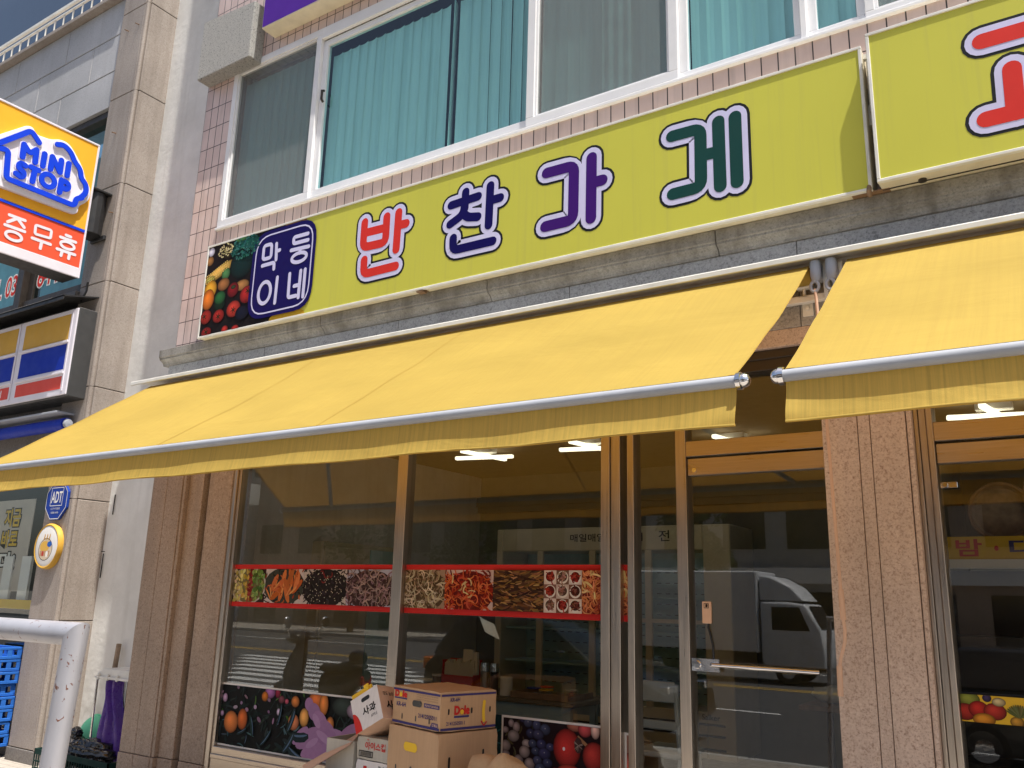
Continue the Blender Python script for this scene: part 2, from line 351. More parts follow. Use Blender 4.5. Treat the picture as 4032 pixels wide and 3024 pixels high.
# flat lettering: strokes with round ends, and font text
def rounded(pts, r, closed):
    P = [Vector(p) for p in pts]; n = len(P); out = []
    for i, p in enumerate(P):
        if r < .001 or (not closed and i in (0, n-1)): out.append(p); continue
        a, b = P[(i-1) % n], P[(i+1) % n]; la, lb = (a-p).length, (b-p).length; k = min(r, la*.49, lb*.49)
        s, e = p+(a-p)/la*k, p+(b-p)/lb*k
        for t in range(6): t /= 5; out.append(s*(1-t)**2+p*2*t*(1-t)+e*t*t)
    return out
def stroke(mb, fn, pts, wd, d, thick=0, r=None, closed=False):
    P = rounded(pts, wd*.9 if r is None else r, closed); n = len(P); L = []; Rr = []
    for i, p in enumerate(P):
        if closed: t = P[(i+1) % n]-P[i-1]
        else: t = P[min(i+1, n-1)]-P[max(i-1, 0)]
        t = t.normalized(); nn = Vector((-t.y, t.x)); L.append(p+nn*wd/2); Rr.append(p-nn*wd/2)
    if closed:
        for i in range(n):
            q = [L[i], Rr[i], Rr[(i+1) % n], L[(i+1) % n]]; mb.add([fn(x.x, x.y, d) for x in q], [(0, 1, 2, 3)])
        if thick:
            for S in (L, Rr):
                for i in range(n): mb.add([fn(S[i].x, S[i].y, d), fn(S[(i+1) % n].x, S[(i+1) % n].y, d), fn(S[(i+1) % n].x, S[(i+1) % n].y, d-thick), fn(S[i].x, S[i].y, d-thick)], [(0, 1, 2, 3)])
        return
    def cap(p, t):
        nn = Vector((-t.y, t.x)); return [p+(nn*math.cos(math.pi*k/8)+t*math.sin(math.pi*k/8))*wd/2 for k in range(1, 8)]
    te = (P[-1]-P[-2]).normalized(); ts = (P[0]-P[1]).normalized()
    for i in range(n-1):
        mb.add([fn(x.x, x.y, d) for x in (L[i], Rr[i], Rr[i+1], L[i+1])], [(0, 1, 2, 3)])
    ec = cap(P[-1], te); scp = cap(P[0], ts)
    mb.add([fn(x.x, x.y, d) for x in [L[-1]]+[Rr[-1]]+ec[::-1]], [list(range(9))])
    mb.add([fn(x.x, x.y, d) for x in [Rr[0]]+[L[0]]+scp[::-1]], [list(range(9))])
    if thick:
        B = L+ec+Rr[::-1]+scp; m = len(B)
        for i in range(m):
            a, b = B[i], B[(i+1) % m]; mb.add([fn(a.x, a.y, d), fn(a.x, a.y, d-thick), fn(b.x, b.y, d-thick), fn(b.x, b.y, d)], [(0, 1, 2, 3)])
def ring(mb, fn, c, rx, ry, wd, d, thick=0, n=28, rot=0):
    stroke(mb, fn, [(c[0]+rx*math.cos(a)*math.cos(rot)-ry*math.sin(a)*math.sin(rot), c[1]+rx*math.cos(a)*math.sin(rot)+ry*math.sin(a)*math.cos(rot)) for a in [2*math.pi*i/n for i in range(n)]], wd, d, thick, r=.0001, closed=True)
def front(Y): return lambda u, v, d: (u, Y-d, v)
def sideX(X): return lambda u, v, d: (X+d, u, v)
def plane(o, ux, vy):
    o, ux, vy = Vector(o), Vector(ux).normalized(), Vector(vy).normalized(); nn = ux.cross(vy)
    return lambda u, v, d: tuple(o+ux*u+vy*v+nn*d)
TC = {}
def glyphs(body, bold=0.0):
    if (body, bold) in TC: return TC[(body, bold)]
    c = bpy.data.curves.new('tmp', 'FONT'); c.body = body; c.offset = bold; c.resolution_u = 3; o = bpy.data.objects.new('tmp', c); col.objects.link(o)
    dg = bpy.context.evaluated_depsgraph_get(); me = bpy.data.meshes.new_from_object(o.evaluated_get(dg))
    vs = [(v.co.x, v.co.y) for v in me.vertices]; fs = [list(p.vertices) for p in me.polygons]
    bpy.data.objects.remove(o); bpy.data.curves.remove(c); bpy.data.meshes.remove(me)
    TC[(body, bold)] = (vs, fs); return vs, fs
def text(mb, fn, body, u0, v0, u1, v1, d, bold=0.0):
    vs, fs = glyphs(body, bold)
    if not vs: return
    xs, ys = zip(*vs); a, b, c, e = min(xs), max(xs), min(ys), max(ys)
    mb.add([fn(u0+(x-a)/(b-a)*(u1-u0), v0+(y-c)/(e-c)*(v1-v0), d) for x, y in vs], fs)
class Print:
    """flat printed picture: coloured patches laid one over the other, cut off at its own border"""
    def __init__(s, fn, u0, v0, u1, v1, d0=0, step=4e-5, gain=1.0): s.fn = fn; s.b = (u0, v0, u1, v1); s.d = d0; s.st = step; s.mb = MB(); s.g = gain
    def poly(s, P, c):
        u0, v0, u1, v1 = s.b
        for ax, lim, sg in ((0, u0, 1), (0, u1, -1), (1, v0, 1), (1, v1, -1)):
            Q = []
            for i in range(len(P)):
                a, b = P[i], P[(i+1) % len(P)]; ia, ib = (a[ax]-lim)*sg >= 0, (b[ax]-lim)*sg >= 0
                if ia: Q.append(a)
                if ia != ib:
                    t = (lim-a[ax])/(b[ax]-a[ax]); Q.append((a[0]+(b[0]-a[0])*t, a[1]+(b[1]-a[1])*t))
            P = Q
            if len(P) < 3: return
        s.d += s.st; s.mb.col = tuple(min(1, x*s.g) for x in s2l(c)); s.mb.add([s.fn(u, v, s.d) for u, v in P], [list(range(len(P)))])
    def rect(s, a, b, c, d, k): s.poly([(a, b), (c, b), (c, d), (a, d)], k)
    def ell(s, cx, cy, rx, ry, k, rot=0, n=18):
        ca, sa = math.cos(rot), math.sin(rot)
        s.poly([(cx+rx*math.cos(t)*ca-ry*math.sin(t)*sa, cy+rx*math.cos(t)*sa+ry*math.sin(t)*ca) for t in [2*math.pi*i/n for i in range(n)]], k)
    def ball(s, cx, cy, rx, ry, k, rot=0, hx=-.25, hy=.3):
        for i, (q, f) in enumerate(((1, .55), (.95, .68), (.89, .78), (.82, .86), (.73, .93), (.62, 1.0), (.5, 1.07), (.37, 1.14), (.22, 1.2))):
            o = (1-q)*.9; s.ell(cx+rx*hx*o, cy+ry*hy*o, rx*q, ry*q, tuple(min(255, x*f) for x in k), rot)
    def line(s, x, y, a, L, wd, k, bend=0, n=4):
        pts = [];
        for i in range(n+1):
            t = i/n; aa = a+bend*(t-.5); pts.append((x, y)); x += math.cos(aa)*L/n; y += math.sin(aa)*L/n
        up_ = []; dn = []
        for i, p in enumerate(pts):
            q = pts[min(i+1, n)]; o = pts[max(i-1, 0)]; t = math.atan2(q[1]-o[1], q[0]-o[0]); ww = wd/2*(1 if 0 < i < n else .4)
            up_.append((p[0]-math.sin(t)*ww, p[1]+math.cos(t)*ww)); dn.append((p[0]+math.sin(t)*ww, p[1]-math.cos(t)*ww))
        s.poly(up_+dn[::-1], k)
def jit(c, a=25):
    k = random.uniform(-a, a); return tuple(max(0, min(255, x+k+random.uniform(-a*.3, a*.3))) for x in c)

# ------------------------------------------------------------------ ground, street
GZ = -.13; RZ = -.27
structure(MB().add([(-500, -500, RZ-.03), (500, -500, RZ-.03), (500, 500, RZ-.03), (-500, 500, RZ-.03)], [(0, 1, 2, 3)]).build('ground', 'earth'))
structure(MB().add([(-120, -26, RZ), (120, -26, RZ), (120, -5.75, RZ), (-120, -5.75, RZ)], [(0, 1, 2, 3)]).build('road', 'asphalt'))
structure(MB().box(-120, 120, -5.6, .6, RZ-.02, GZ).build('pavement', 'pavers'))
structure(MB().box(-120, 120, -34, -26.15, RZ-.02, GZ).build('far_pavement', 'pavers'))
kb = MB()
for i in range(-30, 31): kb.box(i*2+.006, i*2+1.994, -5.75, -5.6, RZ-.02, GZ+.003); kb.box(i*2+.006, i*2+1.994, -26.15, -26, RZ-.02, GZ+.003)
structure(kb.build('kerb', 'kerb', bevel=.012))
mk = MB()
for i in range(9):
    y = -6.9-i*.86; xc = -11.6-i*.93; mk.add([(xc-3.4, y-.44, RZ+.004), (xc+3.2, y-.44, RZ+.004), (xc+3.2, y, RZ+.004), (xc-3.4, y, RZ+.004)], [(0, 1, 2, 3)])
for x0, x1 in ((-60, -23), (-15, -2), (2, 60)):
    mk.add([(x0, -22.1, RZ+.004), (x1, -22.1, RZ+.004), (x1, -21.95, RZ+.004), (x0, -21.95, RZ+.004)], [(0, 1, 2, 3)])
mk.add([(-9, -6.6, RZ+.004), (60, -6.6, RZ+.004), (60, -6.45, RZ+.004), (-9, -6.45, RZ+.004)], [(0, 1, 2, 3)])
for i in range(12): mk.add([(-8+i*6, -11.6, RZ+.004), (-5+i*6, -11.6, RZ+.004), (-5+i*6, -11.45, RZ+.004), (-8+i*6, -11.45, RZ+.004)], [(0, 1, 2, 3)])
structure(mk.build('road_markings', 'white_line'))
my = MB()
for y in (-16.6, -16.3): my.add([(-80, y, RZ+.004), (80, y, RZ+.004), (80, y+.14, RZ+.004), (-80, y+.14, RZ+.004)], [(0, 1, 2, 3)])
structure(my.build('centre_line', 'yellow_line'))

# ------------------------------------------------------------------ the shop building
B = thing('shop_building', 'pink tiled building over granite shopfront, with long band of teal windows', 'building', (-3, 0, 0))
XR = 4.5
t = MB(); t.box(-7.28, XR, -.07, .15, 3.80, 5.06); t.box(-7.28, -6.85, -.07, .15, 5.06, 6.88); t.box(-7.28, XR, -.07, .15, 6.88, 14.8)
t.build('tile_wall', 'tile', B)
t = MB(); t.box(-7.28, -7.1, .15, 7, GZ, 14.8); t.box(XR-.2, XR, .15, 7, GZ, 14.8); t.box(-7.1, XR-.2, 6.85, 7, GZ, 14.8); t.box(-7.1, XR-.2, .15, 6.85, 14.6, 14.8)
t.build('outer_wall', 'plaster', B)
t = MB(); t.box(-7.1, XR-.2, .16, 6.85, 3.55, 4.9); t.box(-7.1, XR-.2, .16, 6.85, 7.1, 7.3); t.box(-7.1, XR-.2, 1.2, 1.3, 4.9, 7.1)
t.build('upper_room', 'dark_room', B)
t = MB(); xs = [-7.275, -5.9, -4.35, -2.8, -1.25, .3, 1.85, XR]
for a, b in zip(xs, xs[1:]): t.box(a, b-.004, -.12, .15, 3.19, 3.721)
t.build('frieze', 'grey_granite', B, bevel=.003)
t = MB(); prof = [(-.12, 3.722), (-.134, 3.722), (-.138, 3.738), (-.152, 3.756), (-.172, 3.768), (-.184, 3.775), (-.184, 3.790), (-.194, 3.794), (-.194, 3.87), (-.07, 3.872), (-.07, 3.722)]
xs = [-7.345, -5.15, -3.45, -1.72, 0, 1.7, XR]
for a, b in zip(xs, xs[1:]): t.pyz(prof, a, b-.005)
t.build('cornice', 'cornice', B, bevel=.002)
t = MB(); t.pxz([(-7.26, 6.79), (-6.44, 6.79), (-6.44, 7.44), (-7.26, 7.50)], -.235, -.069); t.build('spandrel_block', 'stucco', B, bevel=.012)
# granite piers
def pier(parts, mat='pink_granite'):
    t = MB()
    for x0, x1, y0, y1, z0, z1 in parts: t.box(x0, x1, y0, y1, z0, z1)
    return t.build('pier', mat, B, bevel=.006, seg=2)
P0 = GZ
pier([(-7.284, -7.068, -.12, .15, .235, 3.19), (-7.064, -6.84, -.12, .15, .235, 3.19), (-6.838, -6.80, -.112, .15, .235, 3.19), (-6.797, -6.60, -.075, .15, .235, 3.19),
      (-7.29, -7.068, -.126, .15, P0, .23), (-7.064, -6.84, -.126, .15, P0, .23), (-6.838, -6.80, -.118, .15, P0, .23), (-6.797, -6.60, -.08, .15, P0, .23),
      (-6.535, -6.225, -.06, .15, .235, 3.19), (-6.535, -6.225, -.065, .15, P0, .23)], 'brown_granite')
t = MB(); t.box(-6.60, -6.535, -.01, .15, P0, 3.19); t.build('joint_channel', 'black', B)
pier([(-1.172, -.986, -.12, .25, P0, 3.19), (-.983, -.921, -.117, .25, P0, 3.19), (-.918, -.742, -.12, .25, P0, 3.19), (-.738, -.712, -.11, .25, P0, 3.19)])
t = MB(); t.box(-6.225, -1.172, -.115, .15, 3.085, 3.189); t.box(-.712, XR, -.115, .15, 3.085, 3.189); t.build('lintel_stone', 'pink_granite', B, bevel=.004)
t = MB()
for x0, x1 in ((-6.225, -1.172), (-.712, XR)): t.box(x0, x1, -.07, .1, 2.965, 3.084); t.box(x0, x1, -.085, -.07, 3.03, 3.084)
t.build('lintel_trim', 'bronze', B, bevel=.004)
# shop rooms
t = MB(); t.box(-7.1, -1.12, .1, 4.5, 3.2, 3.3); t.box(-.98, XR-.2, .1, 4.5, 3.2, 3.3); t.build('ceiling', 'ceil', B)
t = MB(); t.box(-7.1, XR-.2, 0.02, 4.5, GZ, .06); t.build('shop_floor', 'floor_in', B)
t = MB(); t.box(-7.1, XR-.2, 4.5, 4.6, .06, 3.2); t.box(-7.099, -7.04, .1, 4.5, .06, 3.2); t.box(-1.12, -.98, .252, 4.5, .06, 3.2); t.box(XR-.3, XR-.2, .1, 4.5, .06, 3.2); t.build('room_wall', 'wall_in', B)
t = MB(); t.box(-7.03, -1.12, 4.44, 4.5, 2.72, 2.80); t.box(-7.03, -1.12, 4.40, 4.5, 2.80, 2.92); t.build('wall_coving', 'wall_in', B)
# storefront metal
def mull(parts, m='steel', par=B):
    t = MB()
    for p in parts: t.box(*p)
    return t.build('mullion', m, par, bevel=.003)
mull([(-6.222, -6.175, -.05, .05, .06, 2.963), (-6.173, -6.14, -.035, .05, .06, 2.963)])
mull([(-4.327, -4.232, -.05, .05, .42, 2.963)])
mull([(-2.592, -2.53, -.055, .06, .06, 2.963), (-2.528, -2.512, -.04, .05, .06, 2.963), (-2.510, -2.455, -.055, .06, .06, 2.963)])
mull([(-2.405, -2.36, -.055, .06, .06, 2.963)])
mull([(-2.075, -2.008, -.055, .06, .06, 2.963)])
mull([(-.710, -.69, -.06, .1, .06, 2.963), (-.688, -.652, -.045, .1, .06, 2.963), (-.65, -.620, -.06, .1, .06, 2.963)], 'steel')
t = MB(); t.box(-6.14, -4.327, -.05, .05, .06, .39); t.box(-4.232, -2.592, -.05, .05, .06, .39); t.box(-6.14, -4.327, -.065, -.05, .30, .335); t.box(-4.232, -2.592, -.065, -.05, .30, .335); t.build('sill', 'steel_h', B, bevel=.004)
t = MB(); t.box(-2.008, -1.172, -.05, .05, 2.484, 2.58); t.build('transom', 'steel_h', B, bevel=.003)
t = MB(); t.box(-.62, XR-.3, -.05, .05, 2.474, 2.576); t.build('transom', 'steel_h', B, bevel=.003)
# panes
def pane(x0, x1, z0, z1, y=0, m='glass', name='window_pane', par=B):
    return MB().add([(x0, y, z0), (x1, y, z0), (x1, y, z1), (x0, y, z1)], [(0, 1, 2, 3)]).build(name, m, par)
for x0, x1, z0, z1 in ((-6.14, -4.327, .39, 2.964), (-4.232, -2.592, .39, 2.964), (-2.455, -2.405, .06, 2.964), (-2.36, -2.075, .06, 2.964), (-2.008, -1.172, 2.58, 2.964), (-.62, XR-.3, 2.576, 2.964)): pane(x0, x1, z0, z1)
# glass door
def door(x0, x1, ztop, handle):
    d = MB(); d.box(x0+.004, x1, -.03, .03, .07, .17); dr = d.build('door', 'steel_h', B, bevel=.003)
    MB().box(x0+.004, x1, -.035, .035, ztop-.105, ztop).build('door_rail', 'steel_h', dr, bevel=.003)
    pane(x0+.004, x1, .17, ztop-.105, -.006, 'glass', 'door_pane', dr)
    if handle:
        MB().lathe([(.0, -.004), (.014, -.004), (.014, .003), (0, .003)], (-1.96, -.037, 2.40), 14, 'Y').build('lock_cylinder', 'chrome', dr, smooth=40)
        h = MB(); h.box(-2.0, -1.835, -.05, -.036, 1.235, 1.305); h.lathe([(0, -.012), (.02, -.012), (.024, 0), (0, 0)], (-1.965, -.05, 1.27), 16, 'Y'); h.box(-1.90, -1.84, -.062, -.05, 1.252, 1.29)
        h.tube([(-1.87, -.064, 1.275), (-1.86, -.09, 1.275), (-1.30, -.09, 1.272), (-1.27, -.085, 1.272)], .013, 10); h.build('door_handle', 'chrome', dr, smooth=40, bevel=0)
        s = MB(); s.box(-1.94, -1.885, -.022, -.007, 1.50, 1.625); s.build('touch_switch', 'card_peach', dr, bevel=.003)
        s = MB(); fr = front(-.0225); stroke(s, fr, [(-1.926, 1.588), (-1.899, 1.588), (-1.899, 1.613), (-1.926, 1.613)], .003, .0005, closed=True, r=.003); s.add([fr(u, v, .0008) for u, v in ((-1.918, 1.592), (-1.906, 1.592), (-1.904, 1.604), (-1.907, 1.61), (-1.917, 1.61))], [(0, 1, 2, 3, 4)]); s.build('switch_symbol', 'ink_black', dr)
        s = MB(); s.tube([(-1.905, -.012, 1.50), (-1.905, -.016, 1.478), (-1.895, -.014, 1.44), (-1.882, -.012, 1.38), (-1.880, -.012, 1.30)], .007, 8); s.build('switch_cable', 'black', dr)
    return dr
door(-2.008, -1.172, 2.474, True)
door(-.62, .35, 2.462, False)
# upper windows
def bars(t, x0, x1, z0, z1, b, y0, y1):
    t.box(x0, x1, y0, y1, z0, z0+b); t.box(x0, x1, y0, y1, z1-b, z1); t.box(x0, x0+b, y0, y1, z0+b, z1-b); t.box(x1-b, x1, y0, y1, z0+b, z1-b)
def blind(x0, x1, z0, z1, y, ang, par, mat='blind', step=.108, w=.128, gaps=()):
    t = MB(); x = x0
    while x < x1:
        a = R(ang+(9 if any(h0 < x < h1 for h0, h1 in ((-3.9, -3.2), (-1.98, -1.2))) else 0)+random.uniform(-1.5, 2.5)) if not any(g0 < x < g1 for g0, g1 in gaps) else R(62+random.uniform(-10, 14))
        lean = random.uniform(-.003, .003)
        for k in range(4):
            s0, s1 = -w/2+w*k/4, -w/2+w*(k+1)/4
            def pt(s, z): return (x+s*math.cos(a)+lean*(z-z0), y-s*math.sin(a)+.012*math.cos(s/w*math.pi), z)
            t.add([pt(s0, z0), pt(s1, z0), pt(s1, z1), pt(s0, z1)], [(0, 1, 2, 3)])
        x += step*random.uniform(.97, 1.03)
    return t.build('blind', mat, par, smooth=50)
def win(x0, x1, z0, z1, b, sash, glassm, hasblind, gaps=(), y=-.062):
    t = MB(); y0, y1 = (-.085, -.02) if sash else (-.05, 0)
    bars(t, x0, x1, z0, z1, b, y0, y1); wd = t.build('window', 'pvc', B, bevel=.005, seg=2)
    if sash:
        q = MB(); bars(q, x0+b, x1-b, z0+b, z1-b, .018, -.07, -.03); q.build('sash_bead', 'pvc', wd, bevel=.002)
        pane(x0+b, x1-b, z0+b, z1-b, -.052, 'screen', 'insect_screen', wd)
    pane(x0+b, x1-b, z0+b, z1-b, -.025, glassm, 'pane', wd)
    if hasblind: blind(x0+b+.05, x1-b, z0+b+.0, z1-b-.06, .045, 4, wd, gaps=gaps)
    return wd
win(-6.84, -5.575, 5.095, 6.86, .062, True, 'glass_teal', True)
win(-5.573, -3.16, 5.122, 6.745, .06, False, 'glass_teal', True, gaps=((-4.06, -3.99),))
win(-3.225, -1.985, 5.095, 6.86, .07, True, 'glass_teal', True)
win(-1.985, -1.147, 5.09, 6.86, .06, False, 'glass_teal', True)
win(-1.125, -.765, 5.082, 6.86, .062, False, 'glass_teal', True)
win(-.773, .9, 5.075, 6.86, .055, True, 'glass_teal', True)
t = MB(); t.box(-6.85, XR, -.10, .02, 5.058, 5.085); t.box(-6.85, XR, -.075, .02, 6.862, 6.885); t.box(-5.573, -3.2, -.09, -.05, 6.75, 6.862); t.box(-1.16, -1.118, -.085, 0, 5.085, 6.86); t.build('window_ledge', 'pvc', B, bevel=.005)
MB().grid(lambda u, v: (-2.62+.24*u, .012+.012*math.sin(u*19), 5.17+1.6*v), 24, 2).build('curtain', 'tissue', B, smooth=60)
t = MB(); t.tube([(-5.50, -.065, 6.18), (-5.50, -.09, 6.17), (-5.50, -.09, 6.08), (-5.50, -.065, 6.06)], .012, 8); t.build('window_latch', 'bronze', B, smooth=40)

# ------------------------------------------------------------------ white building between
W = thing('plaster_building', 'white plastered building set back in the narrow gap, partly in shade', 'building', (-8, 2, GZ))
MB().box(-9.3, -6.8, .55, 6, GZ, 16).build('wall', 'plaster', W)
t = MB(); t.tube([(-8.93, .535, 2.4), (-8.93, .535, 2.62)], .006, 6); t.build('wall_hook', 'rubber', W); t = MB(); t.tube([(-9.0, .535, 1.72), (-9.0, .535, 1.98)], .006, 6); t.tube([(-9.02, .52, 2.0), (-8.96, .52, 2.0)], .005, 6); t.build('wall_hook', 'rubber', W)

# ------------------------------------------------------------------ left neighbour
Nb = thing('granite_building', 'granite clad neighbour building with corner pilaster and balcony railing', 'building', (-14, 2, GZ))
t = MB(); zs = [0.0, 1.268, 2.54, 3.79, 5.04, 6.27, 7.515, 8.75, 10.0, 11.3, 12.6, 14, 16]
for a, b in zip(zs, zs[1:]):
    t.box(-9.60, -9.115, .147, .7, a+.004, b-.004); t.box(-9.075, -9.045, .19, .7, a+.004, b-.004)
t.build('pilaster', 'tan_granite', Nb, bevel=.006)
t = MB()
for a, b in zip(zs, zs[1:]): t.tube([(-9.092, .172, a+.003), (-9.092, .172, b-.003)], .030, 12)
t.build('corner_bead', 'tan_granite', Nb, smooth=40)
t = MB(); t.box(-9.62, -9.04, .14, .7, GZ, -.003); t.box(-30, -9.62, .24, .7, GZ, .1); t.build('plinth', 'dark_stone', Nb, bevel=.005)
t = MB()
rows = [(7.49, 8.02), (8.02, 8.56), (8.56, 9.09)]; jx = [[-9.6, -10.93, -12.2, -13.5, -15, -30], [-9.6, -10.28, -11.6, -12.9, -14.2, -30], [-9.6, -10.98, -12.3, -13.6, -15, -30]]
for (a, b), xs in zip(rows, jx):
    for x1, x0 in zip(xs, xs[1:]): t.box(x0+.007, x1-.007, .2, .7, a+.007, b-.007)
t.build('wall_panel', 'pale_granite', Nb, bevel=.004)
t = MB(); t.box(-30, -9.61, .1, .7, 9.092, 9.15); t.build('balcony_ledge', 'tan_granite', Nb, bevel=.006)
t = MB(); t.box(-30, -9.66, .105, .145, 9.43, 9.475); t.box(-30, -9.66, .11, .14, 9.335, 9.36)
for i in range(60): x = -9.7-i*.23; t.box(x-.009, x+.009, .117, .135, 9.15, 9.335)
t.build('railing', 'old_white', Nb, bevel=.003)
t = MB(); t.box(-9.63, -9.3, .6, .7, 9.15, 16); t.box(-30, -9.3, 1.2, 1.3, 9.15, 16); t.build('balcony_wall', 'dark_room', Nb)
pane(-30, -9.6, 9.2, 16, .62, 'glass_blue', 'balcony_pane', Nb)
t = MB(); t.box(-11.30, -11.15, .22, .4, 5.0, 7.49); t.box(-30, -9.6, .26, .4, 5.0, 5.17); t.box(-30, -9.6, .24, .42, 7.40, 7.489); t.box(-11.15, -11.02, .3, .4, 5.17, 7.4); t.box(-9.68, -9.6, .26, .4, 5.17, 7.4); t.build('window_frame', 'bronze', Nb, bevel=.004)
pane(-30, -9.6, 5.17, 7.4, .33, 'glass_teal', 'window_pane', Nb)
MB().box(-30, -9.6, .9, 1.0, 5.0, 7.5).build('room_wall', 'fridge_in', Nb)
t = MB(); t.box(-30, -9.6, .24, .7, 3.1, 5.0); t.box(-30, -9.6, .1, .24, 4.9, 4.998); t.build('fascia', 'dark_stone', Nb, bevel=.004)
f = front(.325)
for body, a, b in (('TEL', -12.4, -11.86), ('033', -11.80, -11.33), ('644', -11.0, -10.46)):
    t = MB(); text(t, f, body, a, 5.33, b, 5.66, .003, .07); lt = t.build('window_lettering', 'white', Nb)
    t = MB(); text(t, f, body, a+.02, 5.35, b-.02, 5.64, .005, .012); t.build('lettering_face', 'label_red', lt)
t = MB(); t.box(-9.98, -9.72, .318, .322, 6.2, 6.42); t.box(-9.98, -9.72, .318, .322, 5.85, 6.1); t.build('window_sticker', 'label_red', Nb)
t = MB(); t.box(-30, -9.6, .6, .7, -.1, .75); t.build('low_wall', 'dark_stone', Nb)
t = MB(); t.box(-9.72, -9.6, .24, .4, -.1, 3.1); t.box(-30, -9.72, .26, .36, 3.0, 3.1); t.box(-13.6, -13.5, .26, .36, .0, 3.0); t.build('shopfront_frame', 'bronze', Nb, bevel=.004)
pane(-13.5, -9.72, .72, 3.0, .31, 'glass', 'shop_pane', Nb)
t = MB(); t.box(-30, -9.72, 3.4, 3.5, 0, 3.2); t.box(-30, -9.6, .4, 3.4, 3.12, 3.2); t.box(-9.7, -9.6, .4, 3.4, 0, 3.2); t.build('shop_room', 'dark_room', Nb)
t = MB(); t.box(-13.5, -9.73, .33, .36, 1.36, 1.46); t.build('counter_edge', 'banner_yellow', Nb)
t = MB()
for i in range(9): t.box(-13.2+i*.4, -13.0+i*.4, .40, .43, 1.46, 1.95)
t.build('counter_rack', 'white', Nb)
t = MB()
for x, z in ((-9.42, 8.46), (-9.2, 8.47), (-9.35, 7.0), (-9.15, 5.9)): t.tube([(x, .15, z), (x+.004, .095, z-.012)], .007, 6)
t.build('anchor_bolt', 'wood', Nb)

# ------------------------------------------------------------------ signs of the left shop
S = thing('projecting_sign', 'yellow and red projecting box sign with blue raised house logo', 'sign', (-9.36, -.9, 4.95))
XM = -9.2; f = sideX(XM)
MB().box(-9.52, XM-.004, -1.75, -.105, 5.0, 6.665).build('cabinet', 'charcoal', S, bevel=.012)
t = MB(); fr = [(-1.74, 5.02), (-.112, 5.02), (-.112, 6.655), (-1.74, 6.655)]; t.add([f(u, v, 0) for u, v in fr], [(0, 1, 2, 3)])
for a, b, c, d in ((-1.75, -.1, 6.645, 6.668), (-.122, -.1, 5.0, 6.645), (-1.75, -.122, 5.0, 5.115)): t.box(XM-.01, XM+.014, a, b, c, d)
t.build('face_frame', 'm_white', S, bevel=.004)
t = MB(); t.add([f(u, v, .004) for u, v in ((-1.75, 5.585), (-.122, 5.585), (-.122, 6.645), (-1.75, 6.645))], [(0, 1, 2, 3)]); t.build('upper_panel', 'm_yellow', S)
t = MB(); t.box(XM, XM+.012, -1.75, -.122, 5.548, 5.578); t.build('blue_stripe', 'm_blue', S, bevel=.002)
t = MB(); t.add([f(u, v, .003) for u, v in ((-1.75, 5.115), (-.122, 5.115), (-.122, 5.548), (-1.75, 5.548))], [(0, 1, 2, 3)]); t.build('lower_panel', 'm_red', S)
plate = [(-1.38, 6.10), (-1.253, 6.20), (-0.946, 6.485), (-0.889, 6.495), (-0.836, 6.428), (-0.675, 6.446), (-0.579, 6.502), (-0.471, 6.495), (-0.363, 6.387), (-0.272, 6.274), (-0.232, 6.167), (-0.152, 6.076), (-0.14, 5.966), (-0.183, 5.885), (-0.256, 5.821), (-0.255, 5.731), (-0.3, 5.699), (-1.25, 5.682), (-1.27, 6.02), (-1.38, 6.04)]
pl = [(p.x, p.y) for p in rounded(plate, .06, True)]
MB().prism(pl, f, .004, .05).build('logo_plate', 'm_white', S, bevel=.012, seg=2)
LOGO = [[(-0.808, 6.338), (-0.908, 6.432), (-1.22, 6.119), (-1.215, 6.08), (-1.101, 6.104), (-1.071, 5.79), (-0.318, 5.787), (-0.312, 5.878), (-0.252, 5.913)],
        [(-0.613, 6.41), (-0.542, 6.437), (-0.454, 6.392), (-0.399, 6.302), (-0.316, 6.235), (-0.295, 6.139), (-0.229, 6.091), (-0.211, 5.993), (-0.262, 5.915)]]
LET = [[(-0.956, 6.243), (-0.95, 6.097)], [(-0.956, 6.243), (-0.881, 6.166), (-0.821, 6.242)], [(-0.821, 6.242), (-0.814, 6.097)], [(-0.73, 6.236), (-0.729, 6.092)], [(-0.643, 6.243), (-0.643, 6.092)], [(-0.643, 6.243), (-0.54, 6.102)], [(-0.541, 6.247), (-0.537, 6.103)], [(-0.456, 6.247), (-0.455, 6.1)],
       [(-0.904, 6.01), (-0.96, 6.022), (-0.975, 5.962), (-0.9, 5.922), (-0.922, 5.862), (-0.985, 5.884)], [(-0.847, 6.023), (-0.765, 6.019)], [(-0.803, 6.011), (-0.808, 5.87)], [(-0.505, 6.023), (-0.507, 5.872)], [(-0.505, 6.018), (-0.422, 6.016), (-0.42, 5.935), (-0.501, 5.935)]]
for nm, mt, extra, d in (('logo_rim', 'm_white', .022, .066), ('logo_outline', 'm_blue', 0, .08)):
    t = MB()
    for i, p in enumerate(LOGO): stroke(t, f, p, .058+extra, d+i*.0002, .03, r=.045)
    t.build(nm, mt, S)
for nm, mt, extra, d in (('lettering_rim', 'm_white', .022, .066), ('lettering', 'm_blue', 0, .08)):
    t = MB()
    for i, p in enumerate(LET): stroke(t, f, p, .06+extra, d+i*.0002, .03, r=.045)
    ring(t, f, (-.648, 5.95), .072, .072, .055+extra, d+.003, .03); t.build(nm, mt, S)
